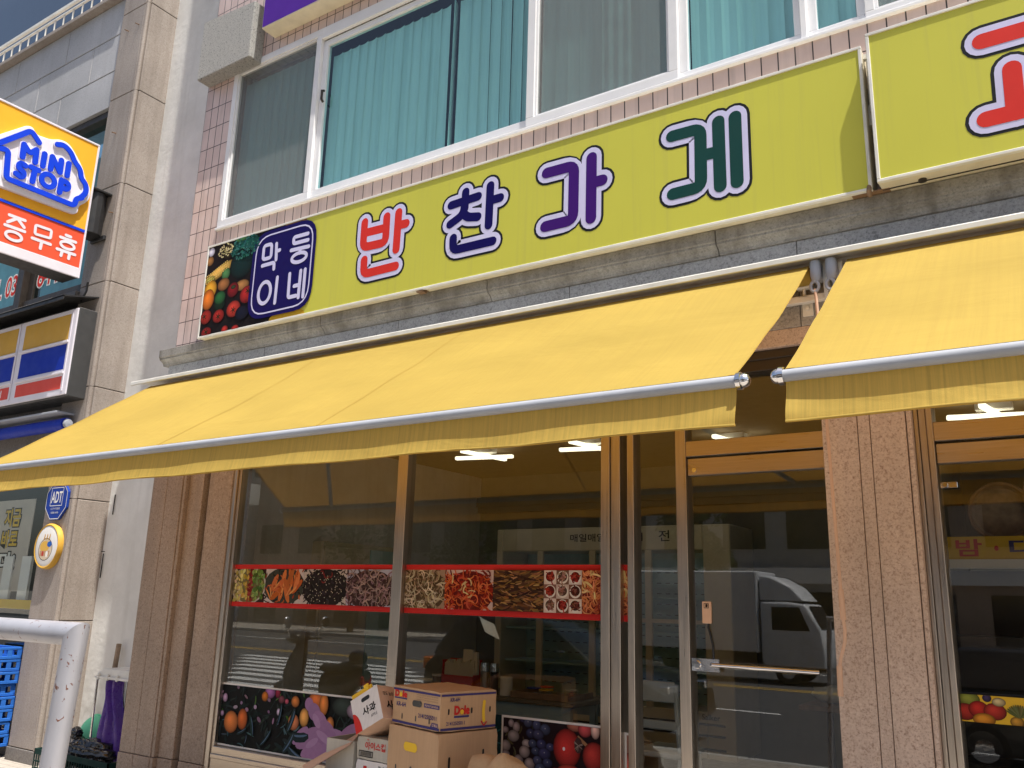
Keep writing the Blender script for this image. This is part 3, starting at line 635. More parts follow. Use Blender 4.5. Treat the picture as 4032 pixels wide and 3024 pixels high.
t = MB(); HAN = [[(-0.944, 5.437), (-0.779, 5.437)], [(-0.859, 5.431), (-0.948, 5.355)], [(-0.859, 5.431), (-0.777, 5.358)], [(-0.97, 5.314), (-0.764, 5.314)],
   [(-0.675, 5.274), (-0.475, 5.274)], [(-0.571, 5.271), (-0.574, 5.19)], [(-0.322, 5.443), (-0.268, 5.442)], [(-0.38, 5.399), (-0.204, 5.401)], [(-0.396, 5.252), (-0.19, 5.254)], [(-0.336, 5.249), (-0.343, 5.19)], [(-0.252, 5.252), (-0.254, 5.185)]]
for i, p in enumerate(HAN): stroke(t, f, p, .034, .005+i*.0002)
stroke(t, f, [(-.663, 5.432), (-.488, 5.436), (-.486, 5.341), (-.657, 5.330)], .03, .008, closed=True, r=.02)
ring(t, f, (-.866, 5.222), .083, .046, .032, .0085); ring(t, f, (-.29, 5.330), .078, .04, .032, .0085); t.build('lower_lettering', 'm_white', S)
t = MB()
t.pxy([(-9.50, -.105), (-9.28, -.105), (-9.22, -.02), (-9.22, .05), (-9.28, .13), (-9.50, .145)], 5.60, 6.12); t.box(-9.48, -9.2, .11, .145, 5.56, 5.62); t.box(-9.50, -9.2, -.1, .145, 6.12, 6.15); t.build('wall_bracket', 'blackmetal', S, bevel=.008)
t = MB(); t.tube([(-9.22, .02, 5.0), (-9.24, .03, 4.9), (-9.26, .02, 4.84), (-9.36, .05, 4.80)], .012, 6); t.build('cable', 'black', S)

F = thing('fascia_sign', 'long dark box sign with yellow, blue and red panels in white frames', 'sign', (-12, .04, 3.6))
MB().box(-20, -9.148, -.06, .22, 3.64, 4.67).build('cabinet', 'charcoal', F, bevel=.01)
t = MB(); t.box(-20, -9.158, -.075, -.055, 3.66, 4.655); t.build('face_board', 'm_white', F, bevel=.005)
yr = [(4.30, 4.60, 'fascia_yellow', 'yellow_panel'), (3.955, 4.25, 'fascia_blue', 'blue_panel'), (3.73, 3.875, 'fascia_red', 'red_panel')]
for c in range(4):
    x1 = -9.275 if c == 0 else -10.395-(c-1)*1.12; x0 = -10.235 if c == 0 else x1-.98
    for z0, z1, mt, nm in yr:
        MB().box(x0, x1, -.078, -.0755, z0, z1).build(nm, mt, F)
    t = MB()
    for z in (4.272, 3.912): t.box(x0-.03, x1+.04, -.10, -.076, z-.014, z+.014)
    t.box(x1+.035, x1+.055, -.088, -.0762, 3.70, 4.64); t.build('panel_divider', 'm_white', F, bevel=.004)
t = MB(); text(t, front(-.0785), '문점', -10.85, 3.76, -10.55, 3.85, .001, .01); t.build('lettering', 'm_white', F)
t = MB(); t.pyz([(-.26, 4.735), (.24, 4.86), (.24, 4.875), (-.26, 4.75)], -20, -9.16); t.pyz([(-.26, 4.70), (-.25, 4.70), (-.25, 4.75), (-.26, 4.75)], -20, -9.16)
tag(t.build('sign_visor', 'blackmetal'), 'thin black sheet visor over the striped box sign', 'canopy')
A = thing('rolled_awning', 'rolled up dark blue awning under the striped box sign', 'awning', (-12, 0, 3.3))
t = MB(); t.tube([(-20, .06, 3.36), (-9.27, .06, 3.36)], .07, 14); t.build('roll', 'fascia_blue', A, smooth=40)
t = MB(); t.box(-20, -9.3, -.06, .2, 3.47, 3.495); t.build('hood', 'bar', A, bevel=.004)
t = MB(); t.lathe([(0, 0), (.05, 0), (.058, .02), (.045, .04), (0, .045)], (-9.27, .06, 3.36), 12, 'X'); t.build('end_cap', 'bar', A, smooth=40)

O = thing('alarm_sign', 'blue octagonal alarm company sign on the pilaster', 'sign', (-9.35, .14, 2.3))
c0, s0 = (-9.345, 2.53), .215
octo = [(c0[0]+s0*.98*math.cos(R(22.5+45*i))/math.cos(R(22.5)), c0[1]+s0*math.sin(R(22.5+45*i))/math.cos(R(22.5))) for i in range(8)]
MB().pxz(octo, .118, .146).build('plate', 'adt_blue', O, bevel=.006)
t = MB(); f = front(.117); stroke(t, f, [(x*1.0+(x-c0[0])*-.06, z+(z-c0[1])*-.06) for x, z in octo], .008, .0005, closed=True, r=.004)
stroke(t, f, [(-9.46, 2.47), (-9.23, 2.47), (-9.23, 2.665), (-9.46, 2.665)], .007, .0007, closed=True, r=.002)
text(t, f, 'ADT', -9.45, 2.50, -9.24, 2.625, .0009, .02); text(t, f, 'CCTV작동중', -9.435, 2.425, -9.255, 2.45, .0009); text(t, f, '1588-6400', -9.42, 2.385, -9.275, 2.405, .0009); text(t, f, '캡스경비구역', -9.43, 2.68, -9.26, 2.71, .0009)
t.build('lettering', 'white', O)
O = thing('round_sign', 'round cream sign with yellow rim and a steaming bowl picture', 'sign', (-9.37, .12, 1.8))
t = MB(); t.lathe([(0, -.055), (.19, -.055), (.215, -.05), (.24, -.03), (.24, 0), (0, 0)], (-9.365, .146, 2.035), 40, 'Y')
t.build('disc', 'white', O, smooth=35)
t = MB(); t.lathe([(.215, -.052), (.228, -.057), (.242, -.040), (.242, 0), (.238, 0)], (-9.365, .146, 2.035), 40, 'Y'); t.build('rim', 'fascia_yellow', O, smooth=40)
p = Print(front(.091), -9.6, 1.8, -9.1, 2.3, 0, 2e-4)
p.ell(-9.37, 2.0, .135, .12, (70, 60, 54)); p.ell(-9.37, 2.0, .127, .112, (214, 196, 168)); p.ell(-9.39, 2.03, .09, .06, (222, 176, 84)); p.rect(-9.47, 1.93, -9.28, 1.985, (190, 150, 120)); p.ell(-9.41, 1.955, .02, .03, (184, 60, 50)); p.ell(-9.33, 1.95, .025, .035, (240, 236, 228)); p.ell(-9.30, 2.055, .045, .03, (40, 96, 180))
for k in range(3): p.line(-9.43+k*.05, 2.10, R(80), .07, .018, (200, 150, 60), .9)
p.mb.build('picture', 'print', O)
O = thing('hanging_banner', 'grey banner with yellow and white lettering behind the left shop glass', 'banner', (-10.2, .42, 1.3))
t = MB(); t.box(-11.18, -10.34, .42, .425, 1.55, 2.62); t.build('sheet', 'grey_print', O)
t = MB(); f = front(.419); text(t, f, '지금', -11.0, 2.285, -10.60, 2.535, .001, .09); text(t, f, '바로', -11.0, 2.035, -10.60, 2.275, .001, .09); text(t, f, '다!', -10.98, 1.765, -10.58, 2.015, .001, .09); t.build('lettering_outline', 'ink_black', O)
t = MB(); text(t, f, '지금', -10.98, 2.30, -10.62, 2.52, .002, .03); text(t, f, '바로', -10.98, 2.05, -10.62, 2.26, .002, .03); t.build('yellow_lettering', 'banner_yellow', O)
t = MB(); text(t, f, '다!', -10.96, 1.78, -10.60, 2.0, .002, .03); t.build('white_lettering', 'white', O)

# ------------------------------------------------------------------ yellow green shop signs
def lightbox(name, label, x0, x1, z0, z1, yf, yb):
    S = thing(name, label, 'sign', ((x0+x1)/2, (yf+yb)/2, z0))
    MB().box(x0, x1, yf+.006, yb, z0, z1).build('cabinet', 'cream_metal', S, bevel=.004)
    t = MB(); b = .016
    for a in ((x0-.003, x1+.003, z1-b, z1+.003), (x0-.003, x0+b, z0+b, z1-b), (x1-b, x1+.003, z0+b, z1-b), (x0-.003, x1+.003, z0-.003, z0+b)): t.box(a[0], a[1], yf-.007, yf+.02, a[2], a[3])
    t.build('rim', 'old_white', S, bevel=.003)
    MB().add([(x0+b, yf, z0+b), (x1-b, yf, z0+b), (x1-b, yf, z1-b), (x0+b, yf, z1-b)], [(0, 1, 2, 3)]).build('face', 'lime', S)
    return S
S1 = lightbox('shop_sign', 'yellow green shop sign with four big outlined letters and vegetable photo', -6.679, -.787, 3.874, 4.788, -.26, -.07)
f = front(-.26)
BAN = [[(-4.656, 4.572), (-4.656, 4.351), (-4.414, 4.343), (-4.417, 4.567)], [(-4.657, 4.476), (-4.418, 4.471)], [(-4.292, 4.573), (-4.296, 4.259)], [(-4.29, 4.462), (-4.208, 4.459)], [(-4.632, 4.237), (-4.63, 4.115), (-4.292, 4.117)]]
CHAN = [[(-3.631, 4.583), (-3.633, 4.445)], [(-3.764, 4.506), (-3.513, 4.518)], [(-3.632, 4.504), (-3.648, 4.40), (-3.767, 4.35)], [(-3.645, 4.41), (-3.603, 4.37), (-3.51, 4.352)], [(-3.403, 4.577), (-3.408, 4.262)], [(-3.401, 4.456), (-3.312, 4.457)], [(-3.73, 4.229), (-3.728, 4.13), (-3.367, 4.127)]]
GA = [[(-2.916, 4.549), (-2.694, 4.546), (-2.698, 4.138), (-2.921, 4.139)], [(-2.556, 4.568), (-2.56, 4.118)], [(-2.556, 4.378), (-2.474, 4.377)]]
GE = [[(-1.966, 4.556), (-1.772, 4.553), (-1.778, 4.147), (-1.968, 4.146)], [(-1.772, 4.362), (-1.657, 4.358)], [(-1.653, 4.566), (-1.654, 4.121)], [(-1.545, 4.566), (-1.547, 4.121)]]
def bigletter(strokes, mt, par, f, wd=.082, fill=None):
    q = None
    for k, (mat_, ex, d) in enumerate((('ink', .108, .001), ('lav', .073, .0022), (mt, 0, .0034))):
        t = MB()
        for i, p in enumerate(strokes): stroke(t, f, p, wd+ex, d+i*8e-5, r=max(.055, (wd+ex)*.51))
        if k == 1 and fill: t.add([f(u, v, d+.001) for u, v in fill], [(0, 1, 2, 3)])
        if k == 0: q = t.build('letter', mat_, par)
        else: t.build(('letter_outline', 'letter_core')[k-1], mat_, q)
bigletter(BAN, 'red', S1, f, .074, [(-4.65, 4.37), (-4.43, 4.37), (-4.43, 4.53), (-4.65, 4.53)]); bigletter(CHAN, 'navy', S1, f, .07); bigletter(GA, 'purple', S1, f); bigletter(GE, 'deep_green', S1, f)
VEG = [(-6.621, 4.72, 0.047, 0.046, 0, (215, 210, 225)), (-6.627, 4.629, 0.053, 0.049, 0, (150, 105, 60)), (-6.367, 4.682, 0.102, 0.081, 0, (60, 50, 34)), (-6.477, 4.491, 0.22, 0.058, 21, (212, 170, 85)), (-6.589, 4.437, 0.07, 0.039, 0, (150, 150, 70)), (-6.13, 4.663, 0.201, 0.126, 0, (30, 85, 78)), (-6.16, 4.519, 0.163, 0.149, 0, (14, 42, 42)), (-6.373, 4.456, 0.06, 0.06, 0, (78, 128, 80)), (-6.389, 4.354, 0.085, 0.063, 0, (150, 98, 58)), (-6.126, 4.298, 0.098, 0.054, 0, (160, 112, 66)), (-6.571, 4.335, 0.09, 0.094, 0, (232, 165, 50)), (-6.587, 4.239, 0.085, 0.104, 0, (215, 115, 40)), (-6.243, 4.275, 0.08, 0.073, 0, (118, 24, 30)), (-6.241, 4.301, 0.034, 0.02, 0, (50, 60, 40)), (-6.048, 4.196, 0.09, 0.083, 0, (160, 38, 38)), (-6.411, 4.164, 0.08, 0.062, 0, (18, 40, 26)), (-6.416, 4.228, 0.078, 0.066, 0, (40, 92, 52)), (-6.207, 4.085, 0.095, 0.08, 0, (182, 56, 46)), (-6.408, 4.049, 0.08, 0.065, 0, (160, 40, 36)), (-6.59, 4.067, 0.08, 0.071, 0, (160, 44, 36)), (-6.084, 4.028, 0.09, 0.07, 0, (18, 22, 40)), (-6.556, 3.915, 0.072, 0.05, 0, (140, 32, 32)), (-6.297, 3.905, 0.045, 0.037, 0, (170, 44, 40)), (-6.154, 3.895, 0.05, 0.03, 0, (160, 42, 40)), (-6.199, 4.768, 0.09, 0.032, 0, (70, 120, 70))]
p = Print(f, -6.663, 3.89, -5.15, 4.772, .001, 3e-5, .95)
p.rect(-6.7, 3.8, -5.62, 4.9, (22, 18, 20)); p.ell(-5.50, 3.90, .22, .06, (198, 158, 40)); p.rect(-5.62, 4.70, -5.35, 4.9, (150, 110, 60))
for cx, cy, rx, ry, an, c in VEG: p.ball(cx, cy, rx, ry, c, R(an))
for _ in range(150):
    a, q = random.uniform(0, 6.3), math.sqrt(random.random()); p.ell(-6.13+.2*q*math.cos(a), 4.67+.115*q*math.sin(a), random.uniform(.008, .018), random.uniform(.006, .013), jit((40, 100, 92), 26), n=7)
for _ in range(60):
    a, q = random.uniform(0, 6.3), math.sqrt(random.random()); p.ell(-6.40+.09*q*math.cos(a)*1.2, 4.69+.07*q*math.sin(a), .009, .008, jit((205, 192, 140), 20), n=7)
for i in range(14):
    for j in range(4): x = -.17+i*.024; y = -.036+j*.024; p.ell(-6.477+x*.93-y*.36, 4.491+x*.36+y*.93, .008, .007, jit((232, 196, 110), 14), n=7)
for cx, cy in ((-6.40, 4.04), (-6.60, 4.07), (-6.55, 3.915), (-6.195, 4.07), (-6.02, 4.22)):
    for k in range(6): p.line(cx, cy, k*1.05+.3, .035, .009, (30, 40, 22))
pp = p.mb.build('vegetable_photo', 'print', S1)
t = MB(); nav = [(q.x, q.y) for q in rounded([(-6.012, 3.93), (-5.205, 3.93), (-5.205, 4.757), (-6.012, 4.757)], .2, True)]
t.add([f(u, v, .0085) for u, v in nav], [list(range(len(nav)))]); t.build('name_panel', 'navy', S1)
t = MB(); stroke(t, f, [(-5.965, 3.972), (-5.248, 3.972), (-5.248, 4.713), (-5.965, 4.713)], .014, .0095, closed=True, r=.17)
SM = [[(-5.705, 4.607), (-5.691, 4.454)], [(-5.695, 4.535), (-5.655, 4.537)], [(-5.866, 4.43), (-5.713, 4.432), (-5.708, 4.371)], [(-5.313, 4.618), (-5.486, 4.62), (-5.484, 4.56), (-5.305, 4.557)], [(-5.506, 4.502), (-5.289, 4.494)], [(-5.393, 4.491), (-5.393, 4.455)], [(-5.65, 4.28), (-5.653, 4.046)], [(-5.495, 4.282), (-5.489, 4.065), (-5.395, 4.065)], [(-5.425, 4.158), (-5.36, 4.159)], [(-5.36, 4.285), (-5.362, 4.045)], [(-5.307, 4.287), (-5.306, 4.042)]]
for i, q in enumerate(SM): stroke(t, f, q, .036, .0097+i*6e-5, r=.022)
stroke(t, f, [(-5.867, 4.62), (-5.765, 4.619), (-5.76, 4.489), (-5.866, 4.489)], .036, .0106, closed=True, r=.03)
ring(t, f, (-5.397, 4.415), .09, .042, .034, .0107); ring(t, f, (-5.80, 4.165), .078, .1, .036, .0108); t.build('name_lettering', 'lav', S1)
S2 = lightbox('shop_sign', 'yellow green shop sign with a red outlined letter, cut by the right edge', -.742, 3.6, 3.875, 4.803, -.335, -.07)
f = front(-.335)
bigletter([[(-.176, 4.546), (.17, 4.546), (.165, 4.36)], [(-.055, 4.34), (-.062, 4.088)], [(-.196, 4.09), (.31, 4.09)]], 'red', S2, f, .09)
t = MB(); t.box(-.737, 3.6, -.235, -.228, 3.870, 3.876); t.lathe([(0, -.01), (.022, -.01), (.022, .004), (0, .004)], (-.53, -.25, 3.873), 12); t.build('bottom_seam', 'bronze', S2)
t = MB(); t.box(-.80, -.73, -.20, -.17, 4.74, 4.77); t.box(-.786, -.738, -.17, -.07, 4.32, 4.45); t.box(-.775, -.750, -.19, -.14, 4.40, 4.75); tag(t.build('sign_bracket', 'old_white'), 'small metal bracket in the gap between the two yellow green signs', 'bracket')
t = MB(); t.tube([(-.80, -.255, 3.90), (-.80, -.28, 3.862), (-.80, -.25, 3.845)], .014, 8); t.box(-.90, -.70, -.24, -.19, 3.872, 3.879); tag(t.build('rusty_bracket', 'wood'), 'rusty bracket on the cornice below the gap between the signs', 'bracket')
t = MB(); t.box(-4.08, -3.99, -.245, -.20, 3.871, 3.882); t.box(-4.06, -4.0, -.27, -.21, 3.855, 3.862); tag(t.build('rusty_clip', 'wood'), 'small rusty clip under the first yellow green sign', 'clip')
S3 = thing('purple_sign', 'purple box sign with cream underside at the top edge', 'sign', (-4.5, -.16, 7.03))
MB().box(-6.279, -3.0, -.244, -.068, 7.032, 8.0).build('cabinet', 'cream_metal', S3, bevel=.005)
MB().add([(-6.27, -.2455, 7.045), (-3.01, -.2455, 7.045), (-3.01, -.2455, 7.99), (-6.27, -.2455, 7.99)], [(0, 1, 2, 3)]).build('face', 'violet', S3)

# ------------------------------------------------------------------ awnings
t = MB(); t.pyz([(-.335, 3.508), (-.335, 3.540), (-.33, 3.545), (-.121, 3.565), (-.121, 3.555), (-.315, 3.534), (-.315, 3.508)], -7.53, XR)
t.box(-7.53, XR, -.15, -.121, 3.50, 3.553)
tag(t.build('awning_hood', 'old_white', bevel=.003), 'long white metal rain hood above both yellow awnings', 'hood')
def awning(x0, x1, label, seams, flare=0):
    A = thing('awning', label, 'awning', ((x0+x1)/2, -.9, 2.4), 'yellow retractable awnings')
    ya, za, yb, zb = -.275, 3.485, -1.607, 2.535
    def fab(u, v):
        x = x0+(x1-x0)*u-flare*(1-u)*v; y = ya+(yb-ya)*v; z = za+(zb-za)*v-.022*math.sin(math.pi*v)
        z += .010*math.sin(u*9+1+v*2)*math.sin(math.pi*v)+.005*math.sin(u*38-v*16)*math.sin(math.pi*v)**2+.004*math.sin(u*23+v*5)*math.sin(math.pi*v)+.003*math.sin(u*51+2+v*9)*math.sin(math.pi*v)
        return (x, y, z)
    MB().grid(fab, 90, 16).build('fabric', 'awning', A, smooth=60)
    t = MB()
    for s in seams:
        def sm(u, v): q = fab((s+(u-.5)*.012-x0)/(x1-x0), v); return (q[0], q[1]-.0012, q[2]+.0016)
        t = MB(); t.grid(sm, 1, 16); t.build('seam', 'awning', A, smooth=60)
    for e in (x0+.018, x1-.018):
        def sm(u, v): q = fab((e+(u-.5)*.03-x0)/(x1-x0), v); return (q[0], q[1]-.0012, q[2]+.0016)
        t = MB(); t.grid(sm, 1, 16); t.build('seam', 'awning', A, smooth=60)
    xa = x0-flare
    def val(u, v):
        x = xa+(x1-xa)*u; wv = .5+.5*math.sin(u*(x1-x0)*2.1+1.1); e = min(u, 1-u)*(x1-x0)
        y = -1.606-.024*v**2.2*(.8+.35*wv)+.004*math.sin(x*7.3)*v*v-.03*math.exp(-e*9)*v*v*math.sin(v*3)
        z = 2.49-.172*v-.004*math.sin(x*5.1)*v
        return (x, y, z)
    MB().grid(val, 150, 10).build('valance', 'valance', A, smooth=60)
    t = MB(); t.tube([(x*1.0, val((x-xa)/(x1-xa), 1)[1], val((x-xa)/(x1-xa), 1)[2]) for x in [xa+(x1-xa)*i/60 for i in range(61)]], .006, 6); t.build('valance_hem', 'awning', A, smooth=60)
    fb = MB(); fb.tube([(xa-.005, -1.607, 2.507), (x1+.005, -1.607, 2.507)], .0255, 16); bar_ = fb.build('front_bar', 'bar', A, smooth=40)
    for x, sg in ((xa, -1), (x1, 1)):
        MB().lathe([(0, 0), (.036, 0), (.038, .02), (.03, .024), (.031, .034), (.024, .048), (.01, .056), (0, .056)] if sg > 0 else [(0, 0), (.036, 0), (.038, -.02), (.03, -.024), (.031, -.034), (.024, -.048), (.01, -.056), (0, -.056)], (x+sg*.004, -1.607, 2.507), 18, 'X').build('end_cap', 'chrome', bar_, smooth=40)
    MB().tube([(x0, -.23, 3.44), (x1, -.23, 3.44)], .05, 14).build('roller', 'awning', A, smooth=40)
    MB().box(x0-.1, x1+.1, -.21, -.17, 3.30, 3.34).build('torsion_bar', 'old_white', A, bevel=.003)
    L = x1-x0
    for sx, sg in ((x0+.55, 1), (x1-.55, -1)):
        el = (sx+sg*.62, -.95, 2.90); t = MB(); t.tube([(sx, -.2, 3.31), el], .022, 8); t.tube([el, (sx+sg*.1, -1.57, 2.52)], .02, 8); t.blob(el, .035, 6, 0); t.build('folding_arm', 'bar', A, smooth=40)
    return A
awning(-7.29, -1.147, 'long yellow awning over the main shop window and door', (-5.0, -3.55), .12)
awning(-.943, 4.4, 'yellow awning over the right hand shop, cut by the right edge', (.45,))
G = thing('awning_gearbox', 'pale grey crank gearbox with hanging eye, left of the awning gap', 'gearbox', (-1.115, -.22, 3.3), 'crank gearboxes between the awnings')
t = MB(); t.box(-1.14, -1.085, -.29, -.17, 3.41, 3.50); t.lathe([(.0, 3.38), (.022, 3.38), (.03, 3.42), (.03, 3.50), (0, 3.51)], (-1.112, -.29, 0), 12); t.build('housing', 'bar', G, bevel=.004, smooth=40)
t = MB(); t.tube([(-1.115, -.30, 3.41), (-1.118, -.30, 3.375)], .012, 8); t.tube([(-1.119+.022*math.cos(a), -.30, 3.35+.03*math.sin(a)) for a in [i*math.pi/8 for i in range(17)]], .009, 8); t.build('eye', 'bar', G, smooth=40)
t = MB(); t.box(-1.085, -1.062, -.24, -.125, 3.30, 3.50); t.box(-1.09, -1.06, -.135, -.122, 3.2, 3.5); t.build('wall_plate', 'old_white', G, bevel=.003)
dup(G, (.085, 0, 0), 'pale grey crank gearbox with hanging eye, right of the awning gap')
t = MB(); t.box(-1.235, -1.175, -.135, -.122, 3.24, 3.33); t.box(-1.235, -1.175, -.21, -.122, 3.33, 3.337); t.tube([(-1.205, -.19, 3.33), (-1.205, -.19, 3.385)], .009, 8); t.box(-1.245, -1.17, -.215, -.165, 3.385, 3.40); t.lathe([(0, -.012), (.014, -.012), (.014, 0), (0, 0)], (-1.205, -.135, 3.285), 8, 'Y')
tag(t.build('clamp_bracket', 'old_white', bevel=.002), 'small bolted clamp bracket on the frieze beside the awning gap', 'bracket')
K = thing('awning_crank', 'long thin pinkish crank rod hanging in front of the right pier', 'crank', (-1.1, -.3, 1.1))
t = MB(); t.tube([(-1.119, -.30, 3.335), (-1.115, -.30, 3.29), (-1.107, -.30, 2.95), (-1.087, -.29, 1.70)], .0085, 8); t.tube([(-1.083, -.29, 1.55), (-1.079, -.29, 1.50), (-1.083, -.29, 1.44), (-1.108, -.29, 1.36), (-1.117, -.29, 1.31)], .0085, 8); t.build('rod', 'card_peach', K, smooth=40)
t = MB(); t.tube([(-1.087, -.29, 1.70), (-1.083, -.29, 1.55)], .0145, 10); t.build('grip', 'card_peach', K, smooth=40); t = MB(); t.tube([(-1.117, -.29, 1.325), (-1.12, -.29, 1.18)], .0145, 10); t.build('grip', 'card_peach', K, smooth=40)

# ------------------------------------------------------------------ pictures stuck on the shop glass
def food(p, x0, x1, z0, z1, kind):
    u = p.b; p.b = (max(x0, u[0]), z0, min(x1, u[2]), z1); W_, H = x1-x0, z1-z0; rx = lambda a=0, b=1: x0+W_*random.uniform(a, b); rz = lambda a=0, b=1: z0+H*random.uniform(a, b); U = random.uniform
    cx, cz = (x0+x1)/2, (z0+z1)/2
    def lines(n, c, L, wd, j=28, bend=2.5, a=None, ex=(0, 1, 0, 1)):
        for _ in range(n): p.line(rx(ex[0], ex[1])-L*.3, rz(ex[2], ex[3]), U(0, 6.3) if a is None else a+U(-.5, .5), L*U(.6, 1.2), wd*U(.7, 1.3), jit(c, j), U(-bend, bend))
    if kind == 'salad':
        p.rect(x0, z0, x1, z1, (58, 36, 30)); p.ell(cx, cz, W_*.52, H*.56, (200, 192, 182)); p.ell(cx, cz, W_*.48, H*.52, (120, 110, 70))
        for a, b, c in ((.05, .35, (186, 168, 140)), (.1, .38, (212, 196, 120)), (.33, .55, (196, 164, 70)), (.5, .64, (140, 44, 36)), (.62, .97, (142, 164, 84)), (.66, .95, (98, 130, 60))):
            for _ in range(34): p.ell(rx(a, b), rz(.04, .96), W_*U(.02, .06), H*U(.03, .07), jit(c, 34), U(0, 3), 8)
    elif kind == 'fried':
        p.rect(x0, z0, x1, z1, (206, 192, 190)); p.ell(cx, cz*1.0, W_*.54, H*.55, (60, 62, 54)); lines(40, (52, 46, 34), .08, .012)
        for i in range(12): a = R(U(35, 145)); p.line(rx(.12, .8), rz(.02, .5), a, .15, .045, jit((206, 112, 56), 22), U(-.5, .5)); p.line(rx(.12, .85), rz(.1, .55), a, .11, .014, jit((232, 156, 92), 18), .3)
        lines(26, (180, 84, 40), .04, .012)
    elif kind == 'black':
        p.rect(x0, z0, x1, z1, (200, 186, 180)); p.ell(cx, z0+H*.46, W_*.53, H*.55, (36, 28, 28)); lines(150, (44, 36, 36), .05, .012, 18)
        for _ in range(5): p.line(rx(.35, .65), rz(.62, .85), U(0, 3), .06, .012, (120, 40, 36), 2.5)
        for _ in range(95): p.ell(rx(.04, .96), rz(.05, .9), .0055, .0032, jit((206, 196, 176), 30), U(0, 3), 6)
    elif kind in ('grey', 'sprout', 'red', 'kimchi'):
        bgc, dk, c1, c2 = {'grey': ((178, 176, 196), (66, 46, 46), (124, 98, 98), (160, 132, 130)), 'sprout': ((168, 138, 116), (92, 72, 50), (156, 132, 102), (206, 190, 160)), 'red': ((214, 186, 180), (110, 28, 18), (176, 58, 34), (214, 104, 56)), 'kimchi': ((150, 74, 50), (110, 36, 26), (170, 78, 52), (206, 128, 84))}[kind]
        p.rect(x0, z0, x1, z1, bgc)
        p.ell(cx, z0+H*.44, W_*.52, H*.54, dk) if kind != 'kimchi' else None
        ex = (.02, .98, .02, .88) if kind != 'kimchi' else (0, 1, 0, 1)
        lines(110, c1, .11, .012, 30, 3, ex=ex); lines(70, dk, .07, .01, 14, 3, ex=ex); lines(70, c2, .09, .008, 26, 3, ex=ex)
        if kind in ('red', 'kimchi'): lines(9, (214, 186, 130), .07, .011, 20, 2, ex=(.2, .8, .3, .95))
    elif kind == 'cutlet':
        p.rect(x0, z0, x1, z1, (84, 56, 40)); lines(110, (122, 84, 48), .13, .012, 30, 1, 0); lines(80, (58, 36, 26), .09, .012, 14, 1, 0); lines(60, (166, 122, 70), .05, .008, 26, 1, 0)
    elif kind == 'bowls':
        p.rect(x0, z0, x1, z1, (196, 178, 168))
        for i in range(3):
            for j in range(3):
                a, b = x0+W_*(i+.5)/3, z0+H*(j+.5)/3; p.rect(a-W_*.165, b-H*.165, a+W_*.165, b+H*.165, jit((120, 84, 70) if (i+j) % 2 else (206, 190, 182), 14))
                p.ell(a, b, W_*.148, H*.152, (222, 214, 208)); c = random.choice([(150, 44, 32), (128, 44, 36), (104, 52, 40), (176, 60, 44), (138, 100, 84)]); p.ell(a, b+.004, W_*.12, H*.118, tuple(x*.6 for x in c))
                for _ in range(16): p.line(a+U(-.3, .22)*W_*.28, b+U(-.3, .3)*H*.28, U(0, 6), .03, .009, jit(c, 34), 2)
    p.b = u
def strip(name, label, x0, x1, tiles):
    S = thing(name, label, 'sticker', ((x0+x1)/2, .012, 1.5), 'food photo strips on the glass'); f = front(-.003)
    t = MB()
    for a, b in ((1.492, 1.532), (1.797, 1.837)): t.add([f(u, v, 0) for u, v in ((x0, a), (x1, a), (x1, b), (x0, b))], [(0, 1, 2, 3)])
    t.build('red_border', 'red_tape', S)
    p = Print(f, x0, 1.53, x1, 1.80, 0, 3e-5, .84)
    for a, b, k in tiles: food(p, a, b, 1.53, 1.80, k)
    p.mb.build('food_photos', 'print', S)
strip('food_strip', 'red edged strip of four food photos: salad, fried sticks, black beans, grey roots', -6.14, -4.33, [(-6.16, -5.74, 'salad'), (-5.735, -5.29, 'fried'), (-5.285, -4.81, 'black'), (-4.805, -4.31, 'grey')])
strip('food_strip', 'red edged strip of food photos from pale sprouts to nine small bowls', -4.23, -2.592, [(-4.25, -3.86, 'sprout'), (-3.855, -3.44, 'red'), (-3.435, -3.03, 'cutlet'), (-3.025, -2.74, 'bowls'), (-2.735, -2.58, 'kimchi')])
strip('food_strip', 'narrow piece of red edged food photo strip between two steel posts', -2.455, -2.405, [(-2.46, -2.40, 'kimchi')])
def poster(name, label, x0, x1, z0, z1, fn, border=.014):
    S = thing(name, label, 'poster', ((x0+x1)/2, .012, z0)); f = front(-.003)
    MB().add([f(u, v, -.001) for u, v in ((x0, z0), (x1, z0), (x1, z1), (x0, z1))], [(0, 1, 2, 3)]).build('white_border', 'white', S)
    p = Print(f, x0+border, z0+border, x1-border, z1-border, 0, 3e-5, 1.0); fn(p); p.mb.build('fruit_photo', 'print', S)
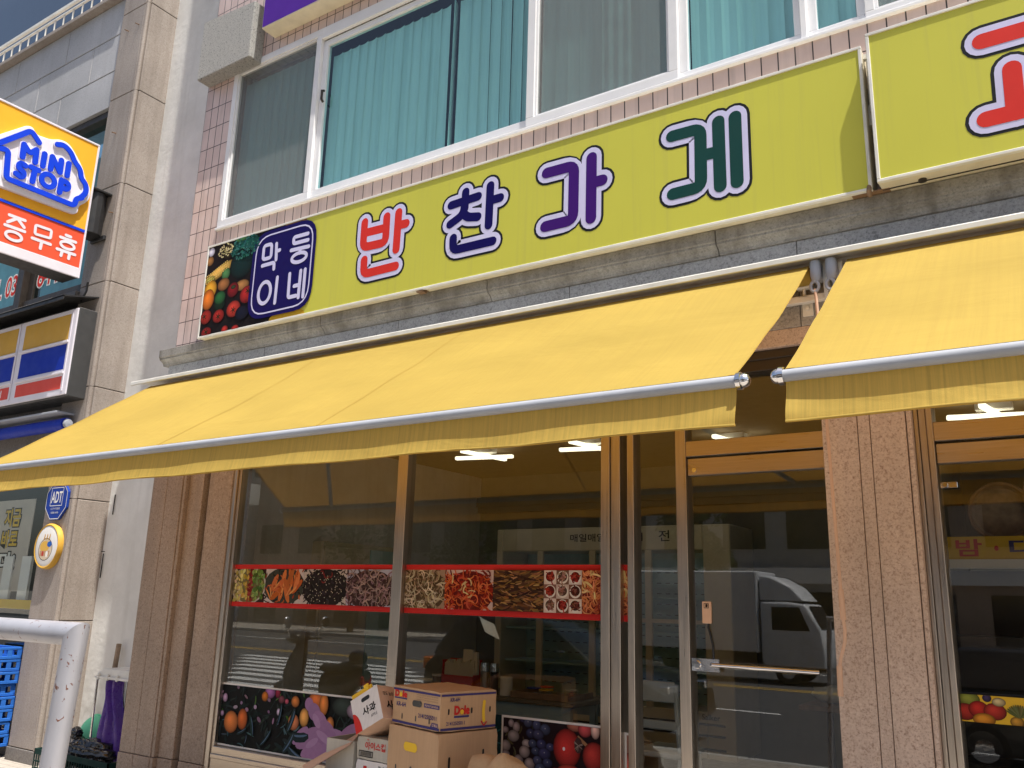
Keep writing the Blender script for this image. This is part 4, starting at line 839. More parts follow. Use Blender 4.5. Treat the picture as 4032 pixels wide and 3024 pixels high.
def oranges(p):
    p.rect(-6.3, .3, -4.3, .9, (16, 18, 19)); U = random.uniform
    for _ in range(210): p.line(U(-6.2, -4.4), U(.36, .86), U(0, 6.3), U(.05, .16), U(.008, .026), jit((26, 38, 38), 14), U(-1, 1))
    for _ in range(26): p.line(U(-6.1, -5.0), U(.38, .6), U(0, 6.3), U(.03, .09), U(.006, .014), jit((66, 92, 104), 22), U(-1, 1))
    for _ in range(16): p.ell(U(-6.15, -5.3), U(.6, .87), U(.008, .018), U(.012, .03), jit((140, 116, 140), 30), U(0, 3), 10)
    for _ in range(9): p.line(U(-6.15, -4.6), U(.42, .84), U(0, 3), U(.04, .08), U(.01, .02), jit((62, 96, 40), 18), .6)
    for cx, cz, rx, rz, c in ((-6.088, .763, .03, .035, (170, 140, 168)), (-6.106, .641, .022, .023, (160, 130, 160)), (-5.443, .706, .022, .027, (190, 172, 196)), (-5.557, .843, .06, .047, (150, 96, 150)), (-5.468, .85, .03, .046, (130, 36, 60)), (-5.42, .80, .035, .03, (110, 60, 70)), (-5.36, .79, .022, .02, (176, 80, 100)), (-5.612, .808, .038, .038, (184, 106, 40)), (-5.854, .616, .06, .081, (190, 96, 44)), (-5.988, .584, .086, .085, (206, 118, 60)), (-5.264, .797, .045, .042, (186, 112, 56)), (-5.267, .647, .06, .06, (204, 124, 84))): p.ball(cx, cz, rx, rz, c)
    for cx, cz, rx, rz, c in ((-5.036, .823, .085, .063, (196, 106, 54)), (-4.957, .80, .048, .081, (206, 124, 60)), (-4.75, .80, .12, .07, (50, 60, 56)), (-4.62, .78, .1, .06, (150, 130, 150)), (-4.878, .668, .04, .055, (190, 118, 62))): p.ball(cx, cz, rx, rz, c)
    for cx, cz, rx, rz, an in ((-5.11, .79, .045, .05, 20), (-5.05, .74, .07, .06, -40), (-4.98, .68, .09, .06, -40), (-4.90, .62, .10, .06, -35), (-4.80, .58, .12, .06, -10), (-4.66, .63, .12, .055, 25), (-4.5, .66, .14, .07, 10), (-4.95, .54, .16, .08, 20), (-5.10, .55, .14, .06, 30), (-5.18, .56, .10, .04, 40), (-4.8, .48, .2, .09, 10), (-5.05, .46, .12, .06, 25), (-4.5, .5, .2, .12, 0)):
        p.ell(cx, cz, rx, rz, jit((158, 120, 162), 5), R(an))
    for cx, cz, rx, rz, an in ((-5.02, .68, .03, .06, 40), (-4.93, .57, .09, .03, -25), (-4.7, .56, .12, .035, 15), (-5.05, .52, .07, .025, 30)): p.ell(cx, cz, rx, rz, (174, 138, 178), R(an))
    p.ball(-5.154, .691, .05, .068, (220, 158, 84))
    for x, z, a, L, wd in ((-5.33, .57, 1.25, .19, .045), (-5.27, .545, .15, .18, .07), (-5.36, .42, 1.0, .19, .05), (-5.30, .455, -.35, .2, .06), (-5.72, .5, 1.9, .16, .03), (-5.62, .44, .9, .17, .03), (-5.45, .60, 1.4, .18, .025), (-5.9, .50, .5, .12, .02)): p.line(x, z, a, L, wd, jit((34, 52, 54), 8), .4); p.line(x+.01, z+.01, a, L*.85, wd*.22, (84, 108, 136), .4)
poster('fruit_poster', 'white edged orange and blossom photo on the left window', -6.185, -4.335, .395, .878, oranges)
def grapes(p):
    p.rect(-3.4, .2, -2.5, .9, (34, 22, 26)); U = random.uniform
    for _ in range(30): p.line(U(-3.34, -3.1), U(.5, .86), U(0, 6), .06, .012, jit((74, 70, 46), 20), 1)
    for cx, cz, rx, rz in ((-3.314, .784, .026, .021), (-3.269, .827, .024, .025), (-3.229, .807, .029, .033), (-3.308, .688, .04, .036), (-3.149, .716, .035, .026), (-3.249, .752, .046, .037), (-3.306, .627, .038, .036), (-3.162, .666, .042, .038), (-3.206, .608, .038, .038), (-3.122, .599, .04, .036), (-3.30, .55, .04, .04), (-3.2, .53, .04, .04), (-3.12, .52, .04, .04)): p.ball(cx, cz, rx, rz, jit((146, 134, 136), 8))
    for cx, cz, rx, rz in ((-3.167, .859, .034, .019), (-3.138, .843, .031, .026), (-3.073, .833, .028, .029), (-3.117, .78, .031, .026), (-3.009, .813, .035, .03), (-3.101, .721, .028, .023), (-3.06, .778, .038, .028), (-3.035, .724, .032, .027), (-2.97, .713, .028, .022), (-3.077, .679, .029, .022), (-3.011, .671, .042, .03), (-3.061, .625, .03, .026), (-2.987, .619, .033, .025), (-3.04, .58, .035, .03), (-2.96, .56, .035, .03)): p.ball(cx, cz, rx*1.15, rz*1.15, jit((58, 62, 92), 10), 0, -.4, .5); p.ell(cx, cz+rz*.2, .004, .004, (150, 150, 160), 0, 6)
    p.ball(-2.79, .855, .06, .035, (150, 90, 76)); p.ball(-2.72, .84, .05, .045, (170, 70, 74)); p.ball(-2.648, .841, .032, .05, (206, 170, 160)); p.line(-2.77, .80, -.55, .2, .02, (150, 110, 78), .3)
    p.ball(-2.656, .69, .08, .085, (160, 52, 48)); p.ball(-2.847, .72, .098, .115, (168, 48, 46), 0, -.15, .1); p.ell(-2.766, .745, .028, .046, (66, 48, 48)); p.ell(-2.868, .715, .009, .011, (226, 214, 222))
    for _ in range(9): p.line(-2.766, .745, U(0, 6), .035, .004, (140, 124, 116))
    p.rect(-2.94, .2, -2.5, .60, (96, 30, 34)); p.ball(-2.83, .58, .09, .05, (170, 60, 52))
poster('fruit_poster', 'white edged photo of grapes and red fruit on the second window', -3.345, -2.592, .20, .872, grapes)
poster('fruit_poster', 'sliver of fruit photo between the two steel posts', -2.455, -2.405, .20, .85, lambda p: (p.rect(-2.5, .2, -2.3, .9, (150, 110, 96)), p.ball(-2.43, .62, .05, .12, (196, 100, 84)), p.rect(-2.5, .2, -2.3, .48, (70, 34, 36))))
S = thing('leaf_sticker', 'dark teal leafy film strip left of the grape poster', 'sticker', (-3.4, .012, .2)); p = Print(front(-.002), -3.47, .2, -3.347, .87, 0, 3e-5)
p.rect(-3.5, .1, -3.3, .9, (16, 44, 48))
for _ in range(120): p.line(random.uniform(-3.5, -3.34), random.uniform(.2, .86), random.uniform(0, 6), .06, .008, jit((34, 78, 84), 20), 1)
p.mb.build('film', 'print', S)
t = MB()
def curl(u, v): a = (u-.5)*1.4; return (-3.53+.10*math.sin(a)+v*.05, .09-.05*math.cos(a), 1.49-.10*v-.05*u)
t.grid(curl, 10, 6); tag(t.build('curled_paper', 'tissue', smooth=60), 'small curled white paper hanging under the red food strip', 'paper')
# ------------------------------------------------------------------ inside the shop
L0 = thing('ceiling_lamp', 'crossed white lamp tubes behind the main window, left of the others', 'lamp', (-5.38, 2.55, 3.08), 'crossed ceiling lamps')
def lamp(L0, cx, cy):
    for a in (R(12), R(80)):
        m = Matrix.Translation((cx, cy, 3.10)) @ Matrix.Rotation(a, 4, 'Z'); t = MB(); t.obox(m, -.34, .34, -.026, .026, -.02+(.022 if a > 1 else 0), .02+(.022 if a > 1 else 0)); t.build('tube', 'lamp', L0, bevel=.014, seg=2)
    MB().box(cx-.13, cx+.13, cy-.06, cy+.06, 3.145, 3.199).build('mount', 'old_white', L0, bevel=.005)
lamp(L0, -5.38, 2.55)
for k, (dx, lb) in enumerate(((1.32, 'crossed white lamp tubes half hidden behind the double steel post'), (2.66, 'crossed white lamp tubes above the glass door'), (4.88, 'crossed white lamp tubes behind the right hand shop window'))): dup(L0, (dx, .32 if k == 1 else 0, 0), lb)
D = thing('display_fridge', 'tall cream display fridge with lettered header and blue grey doors', 'fridge', (-4.3, 3.6, .06)); fx0, fx1, fy, fz = -5.69, -2.93, 3.3, 2.39
t = MB(); t.box(fx0, fx0+.08, fy, fy+.7, .2, fz); t.box(fx1-.28, fx1, fy, fy+.7, .2, fz); t.box(fx0+.08, fx1-.28, fy, fy+.7, 2.14, fz); t.box(fx0+.08, fx1-.28, fy+.6, fy+.7, .2, 2.14); t.box(fx0+.08, fx1-.28, fy, fy+.7, .2, .62); t.build('cabinet', 'fridge', D, bevel=.01)
t = MB(); t.box(fx0+.08, fx1-.28, fy+.55, fy+.6, .62, 2.14)
for z in (.95, 1.3, 1.66): t.box(fx0+.08, fx1-.28, fy+.12, fy+.55, z, z+.02)
t.build('lining', 'fridge_in', D)
t = MB()
for x in (-5.1, -4.45, -3.8): t.box(x-.035, x+.035, fy-.01, fy+.03, .62, 2.14)
t.box(fx0+.08, fx1-.28, fy-.008, fy+.03, 1.42, 1.46); t.build('door_bar', 'fridge', D, bevel=.004)
t = MB()
for z in (.28, .40, .50): t.box(fx0+.1, fx1-.1, fy-.004, fy-.001, z, z+.02)
for k in range(12):
    for j in range(26): t.box(-5.55+j*.1, -5.50+j*.1, fy+.545, fy+.549, .72+k*.11, .728+k*.11)
t.build('vent_slot', 'bronze', D)
t = MB(); ff = front(fy-.003); text(t, ff, '매일매일', -4.72, 2.235, -4.30, 2.32, .001, .01); text(t, ff, '즉석요리', -4.24, 2.235, -3.86, 2.32, .001, .01); text(t, ff, '전', -3.68, 2.23, -3.56, 2.34, .001, .01); text(t, ff, 'Salker', -3.26, .55, -3.08, .60, .002, .01); t.build('lettering', 'ink_black', D)
pane(fx0+.08, fx1-.28, .62, 2.14, fy+.02, 'glass_clear', 'fridge_door_pane', D)
T = thing('counter_table', 'olive topped counter table with pale blue apron inside the window', 'table', (-4.6, 1.95, .06))
t = MB(); t.box(-5.75, -3.72, 1.62, 2.25, .745, .782); t.build('top', 'greywood', T, bevel=.006)
t = MB(); t.box(-5.70, -3.77, 1.66, 1.68, .63, .745); t.box(-5.70, -3.77, 2.19, 2.21, .63, .745); t.build('apron', 'table_blue', T)
for x, y in ((-5.68, 1.69), (-3.85, 1.69), (-5.68, 2.14), (-3.85, 2.14)): MB().box(x, x+.06, y, y+.05, .06, .745).build('leg', 'table_blue', T)
t = MB(); t.lathe([(.02, .785), (.055, .785), (.055, .94), (.02, .94), (.02, .785)], (-4.46, 1.72, 0), 20); tag(t.build('tissue_roll', 'tissue', smooth=40), 'white tissue roll standing on the counter table', 'tissue roll')
for x, lb, mt in ((-4.72, 'steel vacuum flask left of the black flask on the counter', 'steel'), (-4.61, 'black vacuum flask left of the tissue roll on the counter', 'black')):
    T2 = thing('vacuum_flask', lb, 'flask', (x, 1.75, .783), 'vacuum flasks on the counter'); MB().lathe([(0, .783), (.038, .783), (.038, .97), (0, .97)], (x, 1.75, 0), 18).build('body', mt, T2, smooth=40); MB().lathe([(0, .97), (.04, .97), (.04, 1.0), (.036, 1.045), (0, 1.05)], (x, 1.75, 0), 18).build('lid', 'chrome', T2, smooth=40)
T2 = thing('stick_box', 'open orange carton full of white coffee sticks on the counter', 'carton', (-5.0, 1.75, .783))
t = MB(); t.box(-5.16, -4.80, 1.68, 1.688, .783, .92); t.box(-5.16, -4.80, 1.81, 1.818, .783, 1.06); t.box(-5.16, -5.152, 1.688, 1.81, .783, 1.05); t.box(-4.808, -4.80, 1.688, 1.81, .783, .93); t.build('carton', 'label_red', T2)
t = MB()
for k in range(22): x = -5.14+k*.0152; t.box(x, x+.011, 1.70, 1.79, .80, 1.045+random.uniform(-.02, .02))
t.box(-4.96, -4.85, 1.74, 1.76, 1.04, 1.15); t.box(-4.83, -4.79, 1.72, 1.75, .95, 1.13); t.build('stick', 'white', T2)
t = MB(); text(t, front(1.679), 'COFFEE', -5.10, .80, -4.86, .83, .001); t.build('lettering', 'white', T2)
t = MB(); t.lathe([(0, .784), (.06, .784), (.13, .84), (.13, .85), (.06, .80), (0, .80)], (-5.45, 1.8, 0), 24); tag(t.build('bowl', 'white', smooth=40), 'pale shallow bowl at the left end of the counter', 'bowl')
T2 = thing('cup', 'dark paper cup with a bowl picture beside the coffee sticks', 'cup', (-5.22, 1.70, .783)); MB().lathe([(0, .783), (.035, .783), (.05, .90), (0, .90)], (-5.22, 1.70, 0), 18).build('body', 'wood', T2, smooth=40); MB().lathe([(0, .90), (.052, .90), (.05, .915), (0, .918)], (-5.22, 1.70, 0), 18).build('lid', 'white', T2, smooth=40)
t = MB(); t.box(-4.36, -3.80, 1.66, 2.1, .783, .80); t.box(-4.37, -3.79, 1.65, 1.665, .783, .835); t.box(-4.37, -4.355, 1.665, 2.1, .783, .835); t.box(-3.805, -3.79, 1.665, 2.1, .783, .835); tag(t.build('tray', 'wood', bevel=.003), 'brown wooden tray at the right end of the counter', 'tray')
for x, y, c, lb in ((-4.25, 1.85, 'adt_blue', 'blue lidded tub on the wooden tray'), (-4.08, 1.78, 'banner_yellow', 'yellow lidded tub on the wooden tray'), (-3.92, 1.92, 'table_blue', 'pale blue lidded tub on the wooden tray'), (-4.22, 2.02, 'm_red', 'pink lidded tub at the back of the wooden tray')):
    T2 = thing('food_tub', lb, 'tub', (x, y, .80), 'tubs on the counter tray'); MB().lathe([(0, .801), (.05, .801), (.06, .85), (0, .85)], (x, y, 0), 18).build('tub', 'glass_clear', T2, smooth=40); MB().lathe([(0, .85), (.064, .85), (.064, .86), (0, .862)], (x, y, 0), 18).build('lid', c, T2, smooth=40)
T = thing('bar_chair', 'pale slatted plastic chair behind the narrow side glass', 'chair', (-2.72, 1.2, .06))
for x in (-2.88, -2.58):
    MB().tube([(x, 1.02, .06), (x+.02, 1.10, .55), (x+.03, 1.0, 1.05)], .022, 8).build('leg', 'chair', T, smooth=40); MB().tube([(x, 1.5, .06), (x+.01, 1.45, .55)], .022, 8).build('leg', 'chair', T, smooth=40)
MB().box(-2.92, -2.54, 1.05, 1.5, .55, .59).build('seat', 'chair', T, bevel=.01); t = MB(); t.box(-2.86, -2.55, .985, 1.005, .93, 1.07); t.box(-2.86, -2.55, 1.03, 1.05, .74, .80); t.build('backrest', 'chair', T, bevel=.008)
T = thing('dining_table', 'dark dining table on crossed steel legs behind the glass door', 'table', (-1.6, 3.0, .06))
MB().box(-2.15, -1.14, 2.6, 3.4, .79, .83).build('top', 'wood', T, bevel=.006)
for x in (-2.0, -1.25):
    t = MB(); t.tube([(x, 3.0, .79), (x, 3.0, .14)], .03, 8); t.tube([(x, 2.65, .08), (x, 3.0, .15), (x, 3.35, .08)], .025, 8); t.build('leg', 'black', T, smooth=40)
t = MB(); t.lathe([(0, .832), (.06, .832), (.14, .93), (.135, .93), (.06, .845), (0, .84)], (-1.72, 2.8, 0), 22); tag(t.build('bowl', 'white', smooth=40), 'white bowl on the dining table behind the door', 'bowl')
t = MB(); t.blob((-1.92, 2.95, .90), .13, 10, .35, 5, (1.4, 1, .5)); tag(t.build('plastic_bag', 'chair', smooth=60), 'crumpled clear plastic bag on the dining table', 'bag')
T = thing('wall_cupboard', 'pale cupboard against the left wall inside the shop', 'cupboard', (-6.85, 2.2, .06)); MB().box(-7.03, -6.65, 1.5, 2.9, .06, 2.15).build('carcass', 'fridge', T, bevel=.008); MB().box(-6.648, -6.63, 2.22, 2.88, .1, 2.1).build('cupboard_door', 'fridge_in', T, bevel=.005); MB().box(-6.648, -6.63, 1.52, 2.2, .1, 2.1).build('cupboard_door', 'fridge', T, bevel=.005)
# right hand shop
T = thing('shop_shelf', 'dark shelf with yellow lettered header inside the right hand shop', 'shelf', (1, 2.7, .06))
t = MB(); t.box(-.97, 3.5, 2.52, 3.1, 2.0, 2.17); t.build('header', 'banner_yellow', T)
t = MB(); t.box(-.97, 3.5, 2.5, 2.55, 1.93, 1.998); t.build('header_edge', 'pvc', T)
t = MB(); t.box(-.97, 3.5, 3.0, 3.1, .06, 1.93)
for z in (.5, .95, 1.4): t.box(-.97, 3.5, 2.55, 3.0, z, z+.03)
t.build('shelving', 'bronze', T)
t = MB(); ff = front(2.519); text(t, ff, '밤', -.86+.0, 2.02, -.68, 2.15, .001, .02); text(t, ff, '·', -.60, 2.06, -.57, 2.10, .001, .02); t.build('red_lettering', 'label_red', T)
t = MB(); text(t, ff, '대', -.50, 2.02, -.30, 2.15, .001, .02); text(t, ff, '추', -.20, 2.02, .02, 2.15, .001, .02); t.build('purple_lettering', 'label_blue', T)
for x, r, z, lb in ((-.55, .22, 2.36, 'small round wicker tray on top of the right hand shelf'), (-.02, .36, 2.46, 'large round wicker tray on top of the right hand shelf')):
    T2 = thing('wicker_tray', lb, 'tray', (x, 2.8, 2.17), 'wicker trays on the shelf'); MB().lathe([(0, .02), (r*.9, .02), (r, -.05), (r*.95, -.05), (r*.86, 0), (0, 0)], (x, 2.85, z+.02), 30, 'Y').build('disc', 'old_wood', T2, smooth=40); MB().tube([(x+r*math.cos(a), 2.80, z+.02+r*math.sin(a)) for a in [i*math.pi/16 for i in range(33)]], .016, 6).build('rim', 'wood', T2, smooth=40)
S = thing('fruit_strip', 'yellow sticker strip with fruit picture on the right hand glass', 'sticker', (.4, .012, 1.08)); f = front(-.007)
MB().add([f(u, v, 0) for u, v in ((-.617, 1.085), (1.6, 1.085), (1.6, 1.212), (-.617, 1.212))], [(0, 1, 2, 3)]).build('strip', 'banner_yellow', S)
p = Print(f, -.617, 1.085, .6, 1.212, .0003, 3e-5, .62)
for cx, cz, rx, rz, c in ((-.58, 1.19, .05, .035, (150, 160, 70)), (-.60, 1.13, .05, .04, (190, 60, 50)), (-.54, 1.145, .045, .04, (196, 52, 44)), (-.47, 1.14, .05, .04, (190, 60, 50)), (-.52, 1.10, .05, .03, (226, 150, 50)), (-.50, 1.20, .02, .018, (70, 60, 100)), (-.38, 1.10, .03, .025, (200, 150, 60)), (-.33, 1.09, .025, .018, (70, 60, 100)), (-.45, 1.185, .03, .02, (220, 200, 150))): p.ball(cx, cz, rx, rz, c)
for k in range(14): p.line(-.37, 1.12, R(20+k*10), .06, .010, jit((112, 116, 70), 20))
p.mb.build('fruit_picture', 'print', S)
t = MB()
for i, q in enumerate([[(-.20, 1.185), (-.09, 1.185), (-.10, 1.15)], [(-.15, 1.145), (-.15, 1.112)], [(-.21, 1.11), (-.07, 1.11)]]): stroke(t, f, q, .026, .0012+i*5e-5, r=.003)
text(t, f, '추', -.02, 1.10, .12, 1.195, .0012, .02); t.build('lettering', 'label_red', S)
t = MB(); t.tube([(-.585, -.05, 2.24), (-.585, -.075, 2.24)], .014, 10); t.box(-.61, -.53, -.052, -.04, 2.225, 2.255); tag(t.build('door_latch', 'chrome', bevel=.002), 'small chrome latch at the top left corner of the right hand door', 'latch')

# ------------------------------------------------------------------ cartons in front of the window
def dent(o, m, sx, sy, sz):
    # tired cardboard: faces sag inwards by a few millimetres, corners a little crushed
    bm = bmesh.new(); bm.from_mesh(o.data); bmesh.ops.subdivide_edges(bm, edges=bm.edges, cuts=9, use_grid_fill=True); inv = m.inverted(); h = Vector((sx/2, sy/2, sz/2)); ph = random.uniform(0, 9)
    for v in bm.verts:
        p = inv @ v.co-h; q = [abs(p[i])/h[i] for i in range(3)]; e = sorted(q)
        k = .0035*(.5+.5*math.sin(p.x*17+p.y*13+p.z*19+ph))*(1-e[1]**4)+.004*(e[0]**8)+.0025*(e[1]**8)*abs(math.sin(p.x*23+p.z*31+p.y*19+ph))
        i = q.index(max(q)); d = Vector((0, 0, 0)); d[i] = -math.copysign(k, p[i])
        if e[1] > .99: j = q.index(e[1]) if q.index(e[1]) != i else [t_ for t_ in range(3) if t_ != i and q[t_] > .99][0]; d[j] = -math.copysign(k, p[j])
        v.co = m @ (p+h+d)
    bm.to_mesh(o.data); bm.free()
def carton(name, label, m, sx, sy, sz, mt='card', group=None):
    """m: frame whose origin is the front left bottom corner; x along the front, y into depth, z up"""
    C = thing(name, label, 'box', m.translation, group); t = MB(); t.obox(m, 0, sx, 0, sy, 0, sz); dent(t.build('carton', mt, C), m, sx, sy, sz)
    fr = lambda u, v, d: tuple(m @ Vector((u, -d, v))); rs = lambda u, v, d: tuple(m @ Vector((sx+d, u, v)))
    return C, fr, rs
mD = Matrix.Translation((-3.24, -.80, 0)) @ Matrix.Rotation(R(-16), 4, 'Z') @ Matrix.Translation((-.50, 0, 0))
def at(m, z): return Matrix.Translation((0, 0, z)) @ m
carton('carton_box', 'plain brown carton at the bottom of the banana box stack', at(mD, GZ), .50, .42, .62, 'card2')
C, fr, rs = carton('banana_box', 'plain brown carton with hand hole under the printed banana box', at(mD, .495) @ Matrix.Translation((-.012, -.012, 0)), .524, .44, .35)
t = MB(); stroke(t, fr, [(.20, .245), (.29, .245)], .05, .0012); t.build('hand_hole', 'label_yellow', C)
t = MB()
for u, v in ((.10, .10), (.42, .085)): stroke(t, fr, [(u, v-.025), (u, v+.025)], .014, .0012)
for u, v in ((.08, .19), (.33, .215)): stroke(t, rs, [(u, v-.025), (u, v+.025)], .014, .0012)
stroke(t, fr, [(.255, .10), (.257, .13)], .022, .0012); t.build('vent_slot', 'black', C)
C, fr, rs = carton('banana_box', 'brown banana box with red and yellow printed logo on top of the stack', at(mD, .85), .50, .42, .222)
t = MB()
for F_, w_ in ((fr, .5), (rs, .42)):
    for a, b in ((.008, .022), (.196, .208)): t.add([F_(u, v, .001) for u, v in ((0.005, a), (w_-.005, a), (w_-.005, b), (0.005, b))], [(0, 1, 2, 3)])
t.add([fr(u, v, .001) for u, v in ((.405, .022), (.48, .022), (.48, .046), (.42, .046))], [(0, 1, 2, 3)]); t.add([fr(u, v, .001) for u, v in ((.335, .123), (.49, .123), (.49, .146), (.335, .146))], [(0, 1, 2, 3)])
t.add([fr(u, v, .001) for u, v in ((.02, .148), (.155, .148), (.155, .156), (.02, .156))], [(0, 1, 2, 3)]); t.add([rs(u, v, .001) for u, v in ((.10, .075), (.21, .075), (.21, .086), (.10, .086))], [(0, 1, 2, 3)])
text(t, fr, 'KR-6H', .045, .105, .145, .132, .0012, .02); text(t, fr, '21412505011', .28, .06, .465, .084, .0012, .02); text(t, rs, 'KR-6H', .07, .165, .14, .188, .0012, .02); text(t, rs, '21412505011', .045, .035, .18, .056, .0012, .02); t.build('blue_print', 'label_blue', C)
t = MB(); text(t, fr, 'Dole', .022, .158, .155, .198, .0014, .06); text(t, rs, 'Dole', .10, .09, .215, .142, .0014, .06); stroke(t, rs, [(.305, .045), (.325, .02), (.345, .04)], .008, .0012); t.build('red_print', 'label_red', C)
t = MB(); t.add([fr(.087+.016*math.cos(a), .174+.014*math.sin(a), .0018) for a in [i*math.pi/8 for i in range(16)]], [list(range(16))]); t.add([rs(.157+.014*math.cos(a), .106+.014*math.sin(a), .0018) for a in [i*math.pi/8 for i in range(16)]], [list(range(16))]); stroke(t, rs, [(.325, .155), (.318, .10), (.325, .05)], .022, .0012, r=.03); t.build('yellow_print', 'label_yellow', C)
t = MB(); stroke(t, fr, [(.23, .135), (.295, .135)], .034, .0012); t.build('hand_hole', 'black', C)
for F_, u, z0, z1 in ((fr, .11, .04, .062), (fr, .255, .04, .062), (fr, .395, .04, .062), (rs, .06, .10, .122), (rs, .23, .10, .122), (rs, .37, .10, .122)):
    t = MB(); stroke(t, F_, [(u, z0), (u, z1)], .011, .0013); t.build('vent_slot', 'black', C)
t = MB()
for k in range(3): text(t, fr, ('PRODUCED BY DOLE PHILIPPINES', 'DOLE is a registered trademark', 'PRODUCT OF THE PHILIPPINES')[k], .26, .184-k*.013, .475, .191-k*.013, .0012)
t.build('small_print', 'wood', C)
t = MB(); text(t, lambda u, v, d: fr(u, v, d+.0006), 'PREMIUM BANANAS', .345, .128, .48, .141, .0012); text(t, lambda u, v, d: fr(u, v, d+.0006), '13 KG', .425, .026, .475, .042, .0012, .02); t.build('pale_print', 'card_peach', C)
mI = Matrix.Translation((-4.035, -.62, 0)) @ Matrix.Rotation(R(-4), 4, 'Z')
C, fr, rs = carton('paper_cup_carton', 'grey carton with red lettering under the tilted apple box', at(mI, .605), .36, .32, .135, 'card_grey')
t = MB(); text(t, fr, '아이스컵', .075, .062, .255, .108, .001, .02); text(t, fr, '*', .09, .112, .11, .126, .001); stroke(t, fr, [(.295, .015), (.35, .015), (.35, .055), (.295, .055)], .006, .001, closed=True, r=.008); t.build('red_print', 'label_red', C)
t = MB(); stroke(t, fr, [(.025, .018), (.145, .018), (.145, .05), (.025, .05)], .005, .001, closed=True, r=.002)
for k in range(20): a = .037+k*.005; t.add([fr(u, v, .0012) for u, v in ((a, .022), (a+random.uniform(.0015, .0035), .022), (a+.0025, .046), (a, .046))], [(0, 1, 2, 3)])
t.build('black_print', 'ink_black', C)
C, fr, rs = carton('white_carton', 'white lettered carton under the paper cup carton', at(mI, GZ+.45), .37, .33, .282, 'card_white')
t = MB(); text(t, fr, '꽃사과', .20, .225, .28, .262, .001, .02); t.build('black_print', 'ink_black', C); t = MB(); t.add([fr(u, v, .001) for u, v in ((.07, .215), (.10, .215), (.10, .25), (.07, .25))], [(0, 1, 2, 3)]); text(t, fr, '알고있는과일', .11, .22, .19, .24, .001); t.build('red_print', 'label_red', C)
carton('carton_box', 'brown carton on the pavement under the white lettered carton', at(mI, GZ), .37, .33, .448, 'card2')
mA = Matrix.Translation((-3.955, -.72, .762)) @ Matrix.Rotation(R(-29), 4, 'Y') @ Matrix.Rotation(R(-10), 4, 'X')
C, fr, rs = carton('apple_box', 'tilted white and peach apple box with red arc leaning on the cartons', mA, .245, .36, .215, 'card_peach')
t = MB(); t.add([fr(u, v, .0008) for u, v in ((0, 0), (.245, 0), (.245, .215), (0, .215))], [(0, 1, 2, 3)]); t.build('front_face', 'card_white', C)
t = MB(); t.add([fr(u, v, .0012) for u, v in [(0, 0)]+[(.06*math.cos(a), .125*math.sin(a)) for a in [i*math.pi/24 for i in range(13)]]], [list(range(14))]); t.build('red_arc', 'label_red', C)
t = MB(); text(t, fr, '사과', .085, .075, .205, .13, .0016, .03); text(t, fr, 'APPLE', .15, .045, .205, .062, .0016); text(t, rs, '당도 높은', .04, .15, .13, .175, .001, .01); text(t, rs, '사과', .05, .06, .18, .12, .001, .03); t.build('black_print', 'ink_black', C)
t = MB(); stroke(t, fr, [(.105, .175), (.155, .175)], .026, .0016); t.build('hand_hole', 'black', C)
t = MB(); t.obox(mA, .0, .18, .02, .03, .20, .252); t.obox(mA, .12, .16, .012, .02, .21, .265); t.build('yellow_flap', 'label_yellow', C)
C = thing('open_carton', 'open carton with a long peach flap spread to the left', 'box', (-4.2, -.5, GZ))
t = MB(); t.box(-4.30, -4.06, -.62, -.61, GZ, .70); t.box(-4.07, -4.06, -.61, -.30, GZ, .70); t.box(-4.30, -4.29, -.61, -.30, GZ, .70); t.box(-4.29, -4.07, -.31, -.30, GZ, .70); t.build('carton', 'card_grey', C)
t = MB(); t.add([(-4.47, -.66, .515), (-4.36, -.74, .50), (-4.06, -.66, .685), (-4.10, -.52, .745)], [(0, 1, 2, 3)]); t.add([(-4.47, -.658, .512), (-4.36, -.738, .497), (-4.06, -.658, .682), (-4.10, -.518, .742)], [(0, 3, 2, 1)]); t.build('flap', 'card_peach', C)
C = thing('red_box', 'red box with yellow label and white rim at the bottom edge', 'box', (-4.3, -.78, GZ)); t = MB(); t.box(-4.36, -4.08, -.84, -.62, GZ, .485); t.build('carton', 'white', C, bevel=.004); t = MB(); t.box(-4.345, -4.095, -.842, -.84, .2, .470); t.build('red_face', 'label_red', C); t = MB(); t.box(-4.25, -4.16, -.8435, -.842, .40, .445); t.build('label', 'label_yellow', C)
C = thing('brown_paper_bag', 'crumpled brown paper bag in front of the grape poster', 'bag', (-2.85, -.8, GZ)); t = MB(); t.blob((-2.86, -.78, .50), .27, 26, .24, 11, (.95, .8, .9), 3.2); t.build('bag', 'paper_bag', C, smooth=70)
T2 = thing('water_bottle', 'clear water bottle with blue cap below the orange poster', 'bottle', (-5.16, -.4, GZ)); MB().lathe([(0, GZ), (.045, GZ), (.048, GZ+.05), (.045, .2), (.04, .27), (.014, .335), (.014, .345), (0, .345)], (-5.16, -.4, 0), 16).build('body', 'glass_clear', T2, smooth=40); MB().lathe([(0, .345), (.019, .345), (.019, .375), (0, .377)], (-5.16, -.4, 0), 14).build('cap', 'crate_blue', T2, smooth=30)

